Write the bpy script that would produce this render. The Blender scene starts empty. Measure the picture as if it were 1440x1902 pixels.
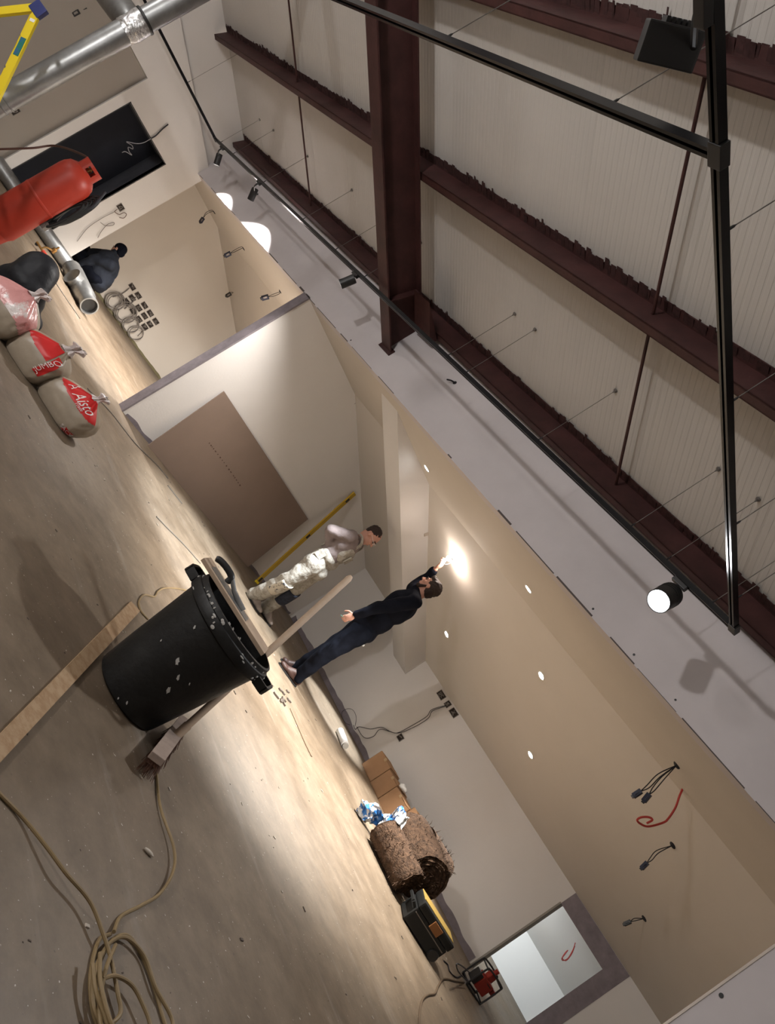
import bpy, bmesh, math, random
from mathutils import Vector, Matrix, noise
random.seed(7)
V = Vector
scene = bpy.context.scene
COL = scene.collection

# ------------------------------------------------------------------ camera
CAM = V((0.0, 0.0, 1.2))
FPX = 1438.0
PITCH, ROLL, YAW = math.radians(4.3276), math.radians(57.6381), math.radians(-41.5307)
FWD = V((math.cos(PITCH)*math.sin(YAW), math.cos(PITCH)*math.cos(YAW), math.sin(PITCH)))
_r = V((math.cos(YAW), -math.sin(YAW), 0)); _u = _r.cross(FWD)
RGT = _r*math.cos(ROLL) + _u*math.sin(ROLL)
UPV = -_r*math.sin(ROLL) + _u*math.cos(ROLL)
cd = bpy.data.cameras.new('camera'); cam = bpy.data.objects.new('camera', cd); COL.objects.link(cam)
cd.sensor_fit = 'HORIZONTAL'; cd.sensor_width = 36.0; cd.lens = 36.0*FPX/1440.0
cd.clip_start = 0.05; cd.clip_end = 100
m = Matrix((RGT, UPV, -FWD)).transposed().to_4x4(); m.translation = CAM
cam.matrix_world = m; scene.camera = cam

# ------------------------------------------------------------------ world, exposure
w = bpy.data.worlds.new('world'); scene.world = w; w.use_nodes = True
w.node_tree.nodes['Background'].inputs[0].default_value = (0.9, 0.92, 1.0, 1)
w.node_tree.nodes['Background'].inputs[1].default_value = 0.02
scene.view_settings.view_transform = 'Standard'; scene.view_settings.look = 'None'
scene.view_settings.gamma = 1.0; scene.view_settings.use_curve_mapping = False
scene.view_settings.exposure = 0.72

LR = V((math.cos(YAW), -math.sin(YAW), 0))          # level direction to the right of the view
LF = V((math.sin(YAW), math.cos(YAW), 0))           # level direction away from the viewer
UZ = V((0, 0, 1))

# ------------------------------------------------------------------ place helpers (pixels of the photo -> points of the place)
def ray(x, y): return FWD + RGT*((x-720)/FPX) + UPV*((951-y)/FPX)
def PL(x, y, ax, v):
    d = ray(x, y); i = 'xyz'.index(ax); return CAM + d*((v-CAM[i])/d[i])
def FL(x, y, z=0.0): return PL(x, y, 'z', z)
def PN(x, y, p0, n):
    d = ray(x, y); n = V(n); return CAM + d*((V(p0)-CAM).dot(n)/d.dot(n))
def J(x, y, depth): return CAM + ray(x, y)*depth
def depth_of(p): return (V(p)-CAM).dot(FWD)

RT = 0.3153
def roofz(y): return 3.22 + RT*(4.72-y)
RN = V((0, RT, 1)).normalized()                      # roof normal, up
RD = V((0, 1, -RT)).normalized()                     # down the slope
def roofpt(x, y, d=0.0): return V((x, y, roofz(y))) - RN*d
YB = 4.72; ZB = 2.37; YC = 6.22; YW3 = 9.23; ZW3 = 1.35
CT = (ZB-ZW3)/(YW3-YC)
def ceilz(y): return ZB if y < YC else ZB - CT*(y-YC)
def CE(x, y):
    p = PL(x, y, 'z', ZB)
    if p.y <= YC and p.y > 0: return p
    return PN(x, y, (0, YC, ZB), (0, CT, 1))

# ------------------------------------------------------------------ materials
MATS = {}
def mat(name, col, rough=0.7, metal=0.0, var=0.0, scale=3.0, bump=0.0, bscale=60.0, col2=None, fac=(0.45, 0.6), spec=0.3,
        emit=None, estr=0.0, alpha=1.0, trans=0.0, stretch=None, detail=6.0):
    if name in MATS: return MATS[name]
    M = bpy.data.materials.new(name); M.use_nodes = True; nt = M.node_tree; b = nt.nodes['Principled BSDF']
    b.inputs['Base Color'].default_value = (*col, 1); b.inputs['Roughness'].default_value = rough
    b.inputs['Metallic'].default_value = metal; b.inputs['Specular IOR Level'].default_value = spec
    if alpha < 1: b.inputs['Alpha'].default_value = alpha
    if trans: b.inputs['Transmission Weight'].default_value = trans
    if emit: b.inputs['Emission Color'].default_value = (*emit, 1); b.inputs['Emission Strength'].default_value = estr
    if var or bump or col2:
        tc = nt.nodes.new('ShaderNodeTexCoord'); mp = nt.nodes.new('ShaderNodeMapping')
        nt.links.new(tc.outputs['Object'], mp.inputs['Vector'])
        if stretch: mp.inputs['Scale'].default_value = stretch
    if var or col2:
        n = nt.nodes.new('ShaderNodeTexNoise'); n.inputs['Scale'].default_value = scale; n.inputs['Detail'].default_value = detail
        n.inputs['Roughness'].default_value = 0.62
        nt.links.new(mp.outputs['Vector'], n.inputs['Vector'])
        r = nt.nodes.new('ShaderNodeValToRGB'); nt.links.new(n.outputs['Fac'], r.inputs['Fac'])
        if col2:
            r.color_ramp.elements[0].position = fac[0]; r.color_ramp.elements[1].position = fac[1]
            r.color_ramp.elements[0].color = (*col, 1); r.color_ramp.elements[1].color = (*col2, 1)
        else:
            r.color_ramp.elements[0].position = 0.3; r.color_ramp.elements[1].position = 0.7
            r.color_ramp.elements[0].color = (*[max(0, c*(1-var)) for c in col], 1)
            r.color_ramp.elements[1].color = (*[min(1, c*(1+var)) for c in col], 1)
        nt.links.new(r.outputs['Color'], b.inputs['Base Color'])
    if bump:
        n2 = nt.nodes.new('ShaderNodeTexNoise'); n2.inputs['Scale'].default_value = bscale; n2.inputs['Detail'].default_value = 4
        nt.links.new(mp.outputs['Vector'], n2.inputs['Vector'])
        bp = nt.nodes.new('ShaderNodeBump'); bp.inputs['Strength'].default_value = bump; bp.inputs['Distance'].default_value = 0.02
        nt.links.new(n2.outputs['Fac'], bp.inputs['Height']); nt.links.new(bp.outputs['Normal'], b.inputs['Normal'])
    MATS[name] = M; return M

PLASTER = mat('raw_plaster', (0.57, 0.535, 0.545), 0.85, var=0.07, scale=1.3, bump=0.08, bscale=9)
WHITE = mat('white_paint', (0.61, 0.585, 0.56), 0.8, var=0.035, scale=0.9, bump=0.05, bscale=40)
WHITELIT = mat('lightened_white_paint', (0.70, 0.67, 0.64), 0.8, var=0.035, scale=0.9, bump=0.05, bscale=40)  # copy of the white paint, lightened to make up for weak light
CREAM = mat('cream_paint', (0.57, 0.525, 0.470), 0.8, var=0.035, scale=0.8, bump=0.05, bscale=40)
BRIGHT = mat('bright_white_paint', (0.78, 0.80, 0.80), 0.7)
RAWBOARD = mat('raw_plasterboard_edge', (0.20, 0.175, 0.19), 0.9, var=0.18, scale=9, bump=0.1, bscale=30)
LINER = mat('roof_liner', (0.47, 0.45, 0.425), 0.6, var=0.05, scale=0.7)
STEEL = mat('red_oxide_steel', (0.050, 0.019, 0.018), 0.6, var=0.3, scale=5, bump=0.08, bscale=30)
FRAY = mat('torn_membrane', (0.045, 0.019, 0.018), 0.9, var=0.4, scale=30)
BLACK = mat('black_metal', (0.012, 0.012, 0.013), 0.45, spec=0.5)
BLACKGLOSS = mat('black_rail', (0.006, 0.006, 0.007), 0.25, spec=0.3)
WIRE = mat('steel_wire', (0.16, 0.15, 0.14), 0.5, 0.6)
NAVYDARK = mat('unlit_room_dark', (0.010, 0.012, 0.019), 0.75, var=0.25, scale=2)
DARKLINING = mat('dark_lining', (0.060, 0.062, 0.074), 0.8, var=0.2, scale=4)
BOARD = mat('brown_board', (0.235, 0.172, 0.135), 0.85, var=0.07, scale=1.2, bump=0.04, bscale=80)
GALV = mat('galvanised_steel', (0.30, 0.305, 0.305), 0.38, 0.85, var=0.18, scale=7, bump=0.05, bscale=14)
FOIL = mat('foil_tape', (0.66, 0.67, 0.68), 0.22, 0.9, bump=0.6, bscale=22)
REDPAINT = mat('red_cylinder_paint', (0.32, 0.030, 0.016), 0.45, var=0.12, scale=4)
REDCABLE = mat('red_cable', (0.42, 0.045, 0.04), 0.5)
YELLOW = mat('yellow_grp', (0.78, 0.60, 0.02), 0.45)
YELLOWDULL = mat('yellow_level', (0.46, 0.30, 0.03), 0.5)
BLUEPL = mat('blue_plastic', (0.03, 0.04, 0.16), 0.5)
GREENLBL = mat('green_label', (0.015, 0.17, 0.12), 0.5, col2=(0.03, 0.12, 0.25), scale=25)
BINMAT = mat('black_bin_plastic', (0.005, 0.005, 0.005), 0.55, bump=0.15, bscale=25, col2=(0.016, 0.016, 0.015), scale=7, fac=(0.5, 0.75), spec=0.4)
SPLAT = mat('plaster_splash', (0.42, 0.41, 0.39), 0.9)
WOOD = mat('pale_wood', (0.38, 0.28, 0.20), 0.75, var=0.2, scale=4, stretch=(1, 1, 1), bump=0.05)
OSB = mat('osb_board', (0.30, 0.19, 0.105), 0.8, col2=(0.38, 0.265, 0.16), scale=22, fac=(0.4, 0.62))
BRISTLE = mat('brown_bristle', (0.085, 0.042, 0.028), 0.9, var=0.4, scale=60)
CABLE = mat('tan_cable', (0.215, 0.152, 0.075), 0.55, var=0.15, scale=3)
GREYCABLE = mat('grey_cable', (0.17, 0.15, 0.135), 0.6)
DARKWIRE = mat('dark_wire', (0.02, 0.02, 0.025), 0.6)
CONN = mat('blue_black_connector', (0.018, 0.022, 0.045), 0.5)
CARD = mat('cardboard', (0.30, 0.17, 0.09), 0.85, var=0.08, scale=5)
WOOL = mat('brown_mineral_wool', (0.066, 0.038, 0.023), 0.95, var=0.6, scale=26, bump=1.0, bscale=70)
WRAP = mat('blue_white_wrap', (0.80, 0.82, 0.84), 0.35, col2=(0.05, 0.20, 0.55), scale=6, fac=(0.5, 0.53))
SAND = mat('sand_bag_film', (0.33, 0.275, 0.21), 0.38, var=0.12, scale=8, bump=0.1, bscale=14, spec=0.5)
CLEARFILM = mat('crumpled_clear_film', (0.62, 0.55, 0.53), 0.25, bump=0.7, bscale=18, spec=0.6, col2=(0.72, 0.66, 0.65), scale=9)
PINKFILM = mat('pink_film', (0.60, 0.28, 0.27), 0.3, col2=(0.66, 0.60, 0.58), scale=5, fac=(0.5, 0.56), bump=0.5, bscale=16, spec=0.6)
REDPRINT = mat('red_print', (0.55, 0.025, 0.025), 0.4)
WHITEPRINT = mat('white_print', (0.75, 0.70, 0.68), 0.5)
SKIN = mat('skin', (0.42, 0.22, 0.16), 0.55)
HAIR = mat('dark_brown_hair', (0.022, 0.012, 0.009), 0.7, bump=0.5, bscale=90)
NAVY = mat('navy_cloth', (0.007, 0.008, 0.013), 0.9, spec=0.06, var=0.25, scale=7, bump=0.25, bscale=18)
NAVYT = mat('navy_trouser_cloth', (0.005, 0.006, 0.010), 0.9, spec=0.06, var=0.25, scale=7, bump=0.25, bscale=14)
NAVYJ = mat('navy_work_jacket', (0.009, 0.012, 0.020), 0.85, var=0.3, scale=9, bump=0.4, bscale=16)
GREYSHIRT = mat('mauve_grey_cotton', (0.185, 0.150, 0.145), 0.9, var=0.15, scale=10, bump=0.4, bscale=22)
OVERALL = mat('plaster_spattered_cotton', (0.35, 0.33, 0.29), 0.92, col2=(0.235, 0.21, 0.175), scale=24, fac=(0.45, 0.64), bump=0.6, bscale=20)
PADCREAM = mat('knee_pad_cream', (0.44, 0.40, 0.33), 0.9, col2=(0.05, 0.055, 0.07), scale=22, fac=(0.56, 0.62))
PADNAVY = mat('knee_pad_navy', (0.020, 0.024, 0.038), 0.9, var=0.4, scale=30)
BOOT = mat('brown_leather', (0.040, 0.020, 0.016), 0.5)
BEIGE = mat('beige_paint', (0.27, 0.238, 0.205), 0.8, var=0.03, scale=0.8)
BOOTP = mat('dusty_boot', (0.22, 0.18, 0.155), 0.9, var=0.3, scale=18)
SOLE = mat('black_sole', (0.015, 0.014, 0.014), 0.8)
EYEM = mat('dark_eye', (0.02, 0.015, 0.012), 0.3)
TOOLBOX = mat('toolbox_black', (0.009, 0.0095, 0.0095), 0.55)
TOOLYEL = mat('toolbox_yellow', (0.30, 0.20, 0.05), 0.6)
TOOLORG = mat('toolbox_latch', (0.20, 0.085, 0.03), 0.5)
GENRED = mat('machine_red', (0.22, 0.022, 0.014), 0.45)
BRASS = mat('brass', (0.35, 0.20, 0.07), 0.35, 0.9)
TUBEW = mat('white_plastic', (0.80, 0.80, 0.78), 0.4)
GREYSACK = mat('black_sack', (0.010, 0.011, 0.015), 0.55, bump=0.5, bscale=9)
BACKBOX = mat('back_box_dark', (0.030, 0.022, 0.018), 0.8)
BOXMETAL = mat('back_box_metal', (0.22, 0.20, 0.185), 0.5, 0.5, var=0.4, scale=40)
DUST = mat('crumbs', (0.45, 0.40, 0.34), 0.95)
DUSTD = mat('dark_crumbs', (0.10, 0.08, 0.065), 0.95)
LENSW = mat('lit_lens', (1, 1, 1), 0.4, emit=(1.0, 0.93, 0.84), estr=25)
LENSC = mat('lit_cool_lens', (1, 1, 1), 0.4, emit=(0.93, 0.97, 1.0), estr=18)
LENSOFF = mat('unlit_lens', (0.5, 0.5, 0.5), 0.2)

def floor_material():
    M = bpy.data.materials.new('concrete_floor'); M.use_nodes = True; nt = M.node_tree; b = nt.nodes['Principled BSDF']
    N = nt.nodes.new; L = nt.links.new
    tc = N('ShaderNodeTexCoord')
    def ns(scale, detail=6, rough=0.6, stretch=None):
        n = N('ShaderNodeTexNoise'); n.inputs['Scale'].default_value = scale; n.inputs['Detail'].default_value = detail
        n.inputs['Roughness'].default_value = rough
        if stretch:
            mp = N('ShaderNodeMapping'); mp.inputs['Scale'].default_value = stretch; mp.inputs['Rotation'].default_value = (0, 0, 0.15)
            L(tc.outputs['Object'], mp.inputs['Vector']); L(mp.outputs['Vector'], n.inputs['Vector'])
        else: L(tc.outputs['Object'], n.inputs['Vector'])
        return n
    def ramp(src, stops):
        r = N('ShaderNodeValToRGB'); L(src, r.inputs['Fac']); e = r.color_ramp.elements
        e[0].position, e[0].color = stops[0][0], (*stops[0][1], 1); e[1].position, e[1].color = stops[-1][0], (*stops[-1][1], 1)
        for p, c in stops[1:-1]: q = e.new(p); q.color = (*c, 1)
        return r
    def mix(a, bb, f, mode='MIX'):
        x = N('ShaderNodeMix'); x.data_type = 'RGBA'; x.blend_type = mode
        L(a, x.inputs[6]); L(bb, x.inputs[7])
        if hasattr(f, 'default_value') or not isinstance(f, float): L(f, x.inputs[0])
        else: x.inputs[0].default_value = f
        return x.outputs[2]
    base = ramp(ns(0.55, 8, 0.55).outputs['Fac'], [(0.3, (0.122, 0.088, 0.058)), (0.5, (0.178, 0.136, 0.095)), (0.72, (0.235, 0.187, 0.137))])
    fine = ramp(ns(7, 10, 0.7).outputs['Fac'], [(0.3, (0.70, 0.69, 0.67)), (0.7, (1.16, 1.16, 1.16))])
    c = mix(base.outputs['Color'], fine.outputs['Color'], 0.8, 'MULTIPLY')
    med = ramp(ns(2.6, 7, 0.65).outputs['Fac'], [(0.32, (0.76, 0.74, 0.72)), (0.68, (1.16, 1.16, 1.16))])
    c = mix(c, med.outputs['Color'], 0.8, 'MULTIPLY')
    smear = ramp(ns(2.2, 5, 0.6, (0.35, 2.2, 1)).outputs['Fac'], [(0.60, (0, 0, 0)), (0.78, (1, 1, 1))])
    pale = N('ShaderNodeRGB'); pale.outputs[0].default_value = (0.33, 0.30, 0.265, 1)
    sm = N('ShaderNodeMath'); sm.operation = 'MULTIPLY'; sm.inputs[1].default_value = 0.45; L(smear.outputs['Color'], sm.inputs[0])
    c = mix(c, pale.outputs[0], sm.outputs[0])
    spots = ramp(ns(38, 3, 0.5).outputs['Fac'], [(0.69, (0, 0, 0)), (0.74, (1, 1, 1))])
    dk = N('ShaderNodeRGB'); dk.outputs[0].default_value = (0.075, 0.058, 0.045, 1)
    sp = N('ShaderNodeMath'); sp.operation = 'MULTIPLY'; sp.inputs[1].default_value = 0.7; L(spots.outputs['Color'], sp.inputs[0])
    c = mix(c, dk.outputs[0], sp.outputs[0])
    spots2 = ramp(ns(55, 2, 0.5).outputs['Fac'], [(0.715, (0, 0, 0)), (0.74, (1, 1, 1))])
    wt = N('ShaderNodeRGB'); wt.outputs[0].default_value = (0.50, 0.46, 0.41, 1)
    c = mix(c, wt.outputs[0], spots2.outputs['Color'])
    L(c, b.inputs['Base Color'])
    rr = ramp(ns(1.1, 5).outputs['Fac'], [(0.3, (0.42,)*3), (0.7, (0.68,)*3)]); L(rr.outputs['Color'], b.inputs['Roughness'])
    b.inputs['Specular IOR Level'].default_value = 0.35
    bp = N('ShaderNodeBump'); bp.inputs['Strength'].default_value = 0.12; bp.inputs['Distance'].default_value = 0.02
    L(ns(14, 8, 0.65).outputs['Fac'], bp.inputs['Height']); L(bp.outputs['Normal'], b.inputs['Normal'])
    return M
FLOORM = floor_material()

# ------------------------------------------------------------------ mesh builder
def frame(d):
    d = d.normalized(); a = V((0, 0, 1)) if abs(d.z) < 0.9 else V((1, 0, 0))
    s = d.cross(a).normalized(); return s, s.cross(d).normalized()
class MB:
    def __init__(s): s.v = []; s.f = []
    def add(s, vs, fs):
        o = len(s.v); s.v += [V(p) for p in vs]; s.f += [[i+o for i in f] for f in fs]; return s
    def box(s, a, b):
        x0, y0, z0 = a; x1, y1, z1 = b
        return s.add([(x0,y0,z0),(x1,y0,z0),(x1,y1,z0),(x0,y1,z0),(x0,y0,z1),(x1,y0,z1),(x1,y1,z1),(x0,y1,z1)],
                     [(3,2,1,0),(4,5,6,7),(0,1,5,4),(1,2,6,5),(2,3,7,6),(3,0,4,7)])
    def obox(s, c, ax, ay, az):          # oriented box: centre and three half-axes
        c, ax, ay, az = V(c), V(ax), V(ay), V(az)
        P = [c+ax*i+ay*j+az*k for k in (-1,1) for j in (-1,1) for i in (-1,1)]
        return s.add(P, [(0,2,3,1),(4,5,7,6),(0,1,5,4),(1,3,7,5),(3,2,6,7),(2,0,4,6)])
    def bar(s, p, q, w, h, up=UZ):       # square bar from p to q, w across, h along up
        p, q = V(p), V(q); d = (q-p); L = d.length; d.normalize()
        sd = d.cross(V(up))
        if sd.length < 1e-4: sd = frame(d)[0]
        sd.normalize(); u = sd.cross(d).normalized()
        return s.obox((p+q)/2, d*L/2, sd*w/2, u*h/2)
    def prism(s, poly, d):               # poly: 3D points in order, d: extrusion vector
        n = len(poly); P = [V(p) for p in poly]; d = V(d)
        s.add(P+[p+d for p in P], [list(range(n))[::-1], list(range(n, 2*n))] + [(i, (i+1) % n, n+(i+1) % n, n+i) for i in range(n)])
        return s
    def tube(s, pts, r, n=8, caps=True):
        pts = [V(p) for p in pts]; k = len(pts); rs = r if isinstance(r, (list, tuple)) else [r]*k
        rings = []; pu = None
        for i, p in enumerate(pts):
            d = (pts[min(i+1, k-1)]-pts[max(i-1, 0)])
            if d.length < 1e-9: d = V((0, 0, 1))
            d.normalize()
            if pu is None: a, b = frame(d)
            else:
                a = pu - d*pu.dot(d)
                if a.length < 1e-6: a = frame(d)[0]
                a.normalize(); b = a.cross(d)
            pu = a
            rings.append([p+(a*math.cos(2*math.pi*j/n)+b*math.sin(2*math.pi*j/n))*rs[i] for j in range(n)])
        fs = [(i*n+j, i*n+(j+1) % n, (i+1)*n+(j+1) % n, (i+1)*n+j) for i in range(k-1) for j in range(n)]
        if caps: fs += [list(range(n))[::-1], [(k-1)*n+j for j in range(n)]]
        return s.add([p for rg in rings for p in rg], fs)
    def lathe(s, base, axis, prof, n=28, close=True):    # prof: (radius, height along axis)
        base = V(base); ax = V(axis).normalized(); a, b = frame(ax); P = []
        for r, h in prof:
            for j in range(n):
                t = 2*math.pi*j/n; P.append(base+ax*h+(a*math.cos(t)+b*math.sin(t))*r)
        k = len(prof); fs = [(i*n+j, i*n+(j+1) % n, (i+1)*n+(j+1) % n, (i+1)*n+j) for i in range(k-1) for j in range(n)]
        if close: fs += [list(range(n))[::-1], [(k-1)*n+j for j in range(n)]]
        return s.add(P, fs)
    def ell(s, c, ax, ay, az, n=14, k=9):
        c, ax, ay, az = V(c), V(ax), V(ay), V(az); P = [c-az]; fs = []
        for i in range(1, k):
            t = math.pi*i/k
            for j in range(n):
                p = 2*math.pi*j/n; P.append(c+(ax*math.cos(p)+ay*math.sin(p))*math.sin(t)-az*math.cos(t))
        P.append(c+az)
        for j in range(n): fs.append((0, 1+(j+1) % n, 1+j))
        for i in range(k-2):
            for j in range(n): fs.append((1+i*n+j, 1+i*n+(j+1) % n, 1+(i+1)*n+(j+1) % n, 1+(i+1)*n+j))
        o = 1+(k-2)*n
        for j in range(n): fs.append((o+j, o+(j+1) % n, len(P)-1))
        return s.add(P, fs)
    def cap(s, p, r1, q, r2, n=14):      # tapered capsule
        p, q = V(p), V(q); d = q-p; L = d.length; d = d.normalized() if L > 1e-6 else UZ.copy()
        prof = []
        for i in range(0, 5): t = math.pi/2*i/4; prof.append((max(r1*math.sin(t), 1e-4), -r1*math.cos(t)))
        for i in range(0, 5): t = math.pi/2*i/4; prof.append((max(r2*math.cos(t), 1e-4), L+r2*math.sin(t)))
        return s.lathe(p, d, prof, n)
    def build(s, name, m, parent=None, smooth=False, bevel=0.0):
        o0 = origin(parent) if parent else V((0, 0, 0))
        me = bpy.data.meshes.new(name); me.from_pydata([p-o0 for p in s.v], [], s.f); me.update()
        bm = bmesh.new(); bm.from_mesh(me); bmesh.ops.recalc_face_normals(bm, faces=bm.faces)
        if bevel: bmesh.ops.bevel(bm, geom=list(bm.edges), offset=bevel, segments=2, affect='EDGES', profile=0.7)
        bm.to_mesh(me); bm.free()
        if smooth:
            me.polygons.foreach_set('use_smooth', [True]*len(me.polygons))
            try: me.set_sharp_from_angle(angle=math.radians(40))
            except Exception: pass
        me.materials.append(m)
        o = bpy.data.objects.new(name, me); COL.objects.link(o)
        if parent: o.parent = parent; ORG[o.name] = o0
        else: ORG[o.name] = V((0, 0, 0))
        return o
ORG = {}
def origin(o): return ORG[o.name]
def thing(name, label, cat, loc, group=None):
    o = bpy.data.objects.new(name, None); COL.objects.link(o); o.location = V(loc); o.empty_display_size = 0.1
    o['label'] = label; o['category'] = cat
    if group: o['group'] = group
    ORG[o.name] = V(loc); return o
def tag(o, label, cat, group=None):
    o['label'] = label; o['category'] = cat
    if group: o['group'] = group
    return o
def struct(o, label=None):
    o['kind'] = 'structure'
    if label: o['label'] = label
    return o
def lab(o, label): o['label'] = label; return o
def spline(pts, k=8):
    pts = [V(p) for p in pts]; P = [2*pts[0]-pts[1]]+pts+[2*pts[-1]-pts[-2]]; out = []
    for i in range(1, len(P)-2):
        for j in range(k):
            t = j/k; a, b, c, d = P[i-1], P[i], P[i+1], P[i+2]
            out.append(0.5*((2*b)+(c-a)*t+(2*a-5*b+4*c-d)*t*t+(3*b-a-3*c+d)*t**3))
    out.append(pts[-1]); return out
def lamp(name, kind, loc, power, color=(1, 0.95, 0.89), radius=0.04, aim=None, angle=90, blend=0.5, parent=None):
    l = bpy.data.lights.new(name, kind); l.energy = power; l.color = color; l.shadow_soft_size = radius
    o = bpy.data.objects.new(name, l); COL.objects.link(o)
    if kind == 'SPOT': l.spot_size = math.radians(angle); l.spot_blend = blend
    if aim is not None: o.rotation_euler = V(aim).to_track_quat('-Z', 'Y').to_euler()
    if parent: o.parent = parent; o.location = V(loc)-origin(parent)
    else: o.location = V(loc)
    return o
TMPSC = bpy.data.scenes.new('scratch')
def scratch_graph():
    with bpy.context.temp_override(scene=TMPSC, view_layer=TMPSC.view_layers[0]):
        dg = bpy.context.evaluated_depsgraph_get(); dg.update(); return dg
def blob(mb, name, m, parent, voxel=0.012, smooth=3):
    o0 = origin(parent)
    me = bpy.data.meshes.new(name+'_src'); me.from_pydata([p-o0 for p in mb.v], [], mb.f); me.update()
    bm = bmesh.new(); bm.from_mesh(me); bmesh.ops.recalc_face_normals(bm, faces=bm.faces); bm.to_mesh(me); bm.free()
    t = bpy.data.objects.new('tmp', me); TMPSC.collection.objects.link(t)
    r = t.modifiers.new('r', 'REMESH'); r.mode = 'VOXEL'; r.voxel_size = voxel; r.use_smooth_shade = True
    if smooth: sm = t.modifiers.new('s', 'SMOOTH'); sm.factor = 0.5; sm.iterations = smooth
    dg = scratch_graph()
    me2 = bpy.data.meshes.new_from_object(t.evaluated_get(dg)); me2.name = name
    bpy.data.objects.remove(t); bpy.data.meshes.remove(me)
    me2.polygons.foreach_set('use_smooth', [True]*len(me2.polygons))
    me2.materials.clear(); me2.materials.append(m)
    o = bpy.data.objects.new(name, me2); COL.objects.link(o); o.parent = parent; ORG[o.name] = o0
    return o
def crumple(o, amp, sc):
    data = [(v.co.copy(), v.normal.copy()) for v in o.data.vertices]; out = []
    for c, nrm in data: out.extend(c+nrm*(amp*noise.noise(c*sc)))
    o.data.vertices.foreach_set('co', out)
    o.data.update()
def text2d(txt, size):
    c = bpy.data.curves.new('t', 'FONT'); c.body = txt; c.size = size; c.align_x = 'CENTER'; c.align_y = 'CENTER'; c.resolution_u = 2
    o = bpy.data.objects.new('t', c); TMPSC.collection.objects.link(o); dg = scratch_graph()
    me = bpy.data.meshes.new_from_object(o.evaluated_get(dg))
    vs = [tuple(v.co[:2]) for v in me.vertices]; fs = [list(p.vertices) for p in me.polygons]
    bpy.data.objects.remove(o); bpy.data.curves.remove(c); bpy.data.meshes.remove(me); return vs, fs
# ================================================================== THE SETTING
XL = -11.83; XW1 = -13.2; XW2 = -7.45; XJ = -0.385; XR = 4.0; YN = -6.0
floor = struct(MB().box((-14.5, YN, -0.15), (XR+0.2, 12.6, 0.0)).build('floor', FLOORM), 'dusty bare concrete floor')

# roof: parent slab with liner panels, each panel with fine ribs
ceil = MB(); a, b = roofpt(-13.4, YN-0.1, -0.12), roofpt(-13.4, YB+0.12, -0.12)
ceil.prism([a, b, b-RN*0.08, a-RN*0.08], (XR+13.6, 0, 0))
ceiling = struct(ceil.build('ceiling', LINER), 'pitched roof lined with white ribbed metal panels')
pm = None; PW = 1.0
for i in range(16):
    x0 = -12.0+i*PW
    if pm is None:
        mb = MB(); prof = [(0.0, 0.0105), (0.003, 0.0105), (0.004, 0.012)]; n = 20; s_ = (PW-0.008)/n
        for k in range(n):
            u = 0.004+k*s_; prof += [(u+s_*0.12, 0.012), (u+s_*0.20, 0.0136), (u+s_*0.80, 0.0136), (u+s_*0.88, 0.012)]
        prof += [(PW-0.004, 0.012), (PW-0.003, 0.0105), (PW, 0.0105)]
        y0, y1 = YN, YB+0.1; P = []
        for (u, d) in prof: P += [roofpt(u, y0, d-0.0005), roofpt(u, y1, d-0.0005)]
        mb.add(P, [(2*k, 2*k+1, 2*k+3, 2*k+2) for k in range(len(prof)-1)])
        po = mb.build('roof_panel', LINER, ceiling); pm = po.data; po.location.x = x0
    else:
        po = bpy.data.objects.new('roof_panel', pm); COL.objects.link(po); po.parent = ceiling; po.location.x = x0
# left partition with its doorway and the larger opening nearer the viewer
def w0top(y): return 2.584+RT*(4.648-y)
TK = V((-0.12, 0, 0))
def yz(pts, x): return [V((x, p[0], p[1])) for p in pts]
mb = MB()
mb.prism(yz([(4.385, 0), (YB+0.12, 0), (YB+0.12, w0top(YB+0.12)), (4.385, w0top(4.385))], XL), TK)
mb.prism(yz([(3.48, 2.018), (4.385, 2.018), (4.385, w0top(4.385)), (3.48, w0top(3.48))], XL), TK)
mb.prism(yz([(3.335, 0), (3.48, 0), (3.48, w0top(3.48)), (3.335, w0top(3.335))], XL), TK)
mb.prism(yz([(-2.0, 2.38), (3.335, 2.38), (3.335, w0top(3.335)), (-2.0, w0top(-2.0))], XL), TK)
mb.prism(yz([(YN, 0), (-2.0, 0), (-2.0, w0top(-2.0)), (YN, w0top(YN))], XL), TK)
struct(mb.build('wall_left', WHITE), 'white partition wall with a dark doorway and a beige opening')
mb = MB(); mb.prism(yz([(YN, w0top(YN)-0.3), (YB+0.1, w0top(YB)-0.3), (YB+0.1, roofz(YB+0.1)+0.1), (YN, roofz(YN)+0.1)], XL-0.09), TK)
struct(mb.build('wall_gable', WHITE), 'upper gable wall above the left partition')
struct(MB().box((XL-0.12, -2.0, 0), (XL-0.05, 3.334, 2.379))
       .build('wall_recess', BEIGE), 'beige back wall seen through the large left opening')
dr = struct(MB().box((XL-0.60, 3.45, 0.0), (XL-0.55, 4.42, 2.05)).build('door_1', NAVYDARK), 'doorway lined in dark board, a dark panel standing in for the unlit room')  # panel colour paints in the shade of the unlit room
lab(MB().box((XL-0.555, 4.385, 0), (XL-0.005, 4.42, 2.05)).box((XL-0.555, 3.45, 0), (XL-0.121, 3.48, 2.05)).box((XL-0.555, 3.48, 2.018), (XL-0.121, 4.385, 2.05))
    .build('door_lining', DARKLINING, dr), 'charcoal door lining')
e = 0.012
MB().box((XL-0.02, 4.380, 0), (XL+0.004, 4.392, 2.03)).box((XL-0.02, 3.474, 0), (XL+0.004, 3.486, 2.03)).box((XL-0.02, 3.474, 2.014), (XL+0.004, 4.392, 2.026)).build('door_edge', BLACK, dr)
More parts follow.
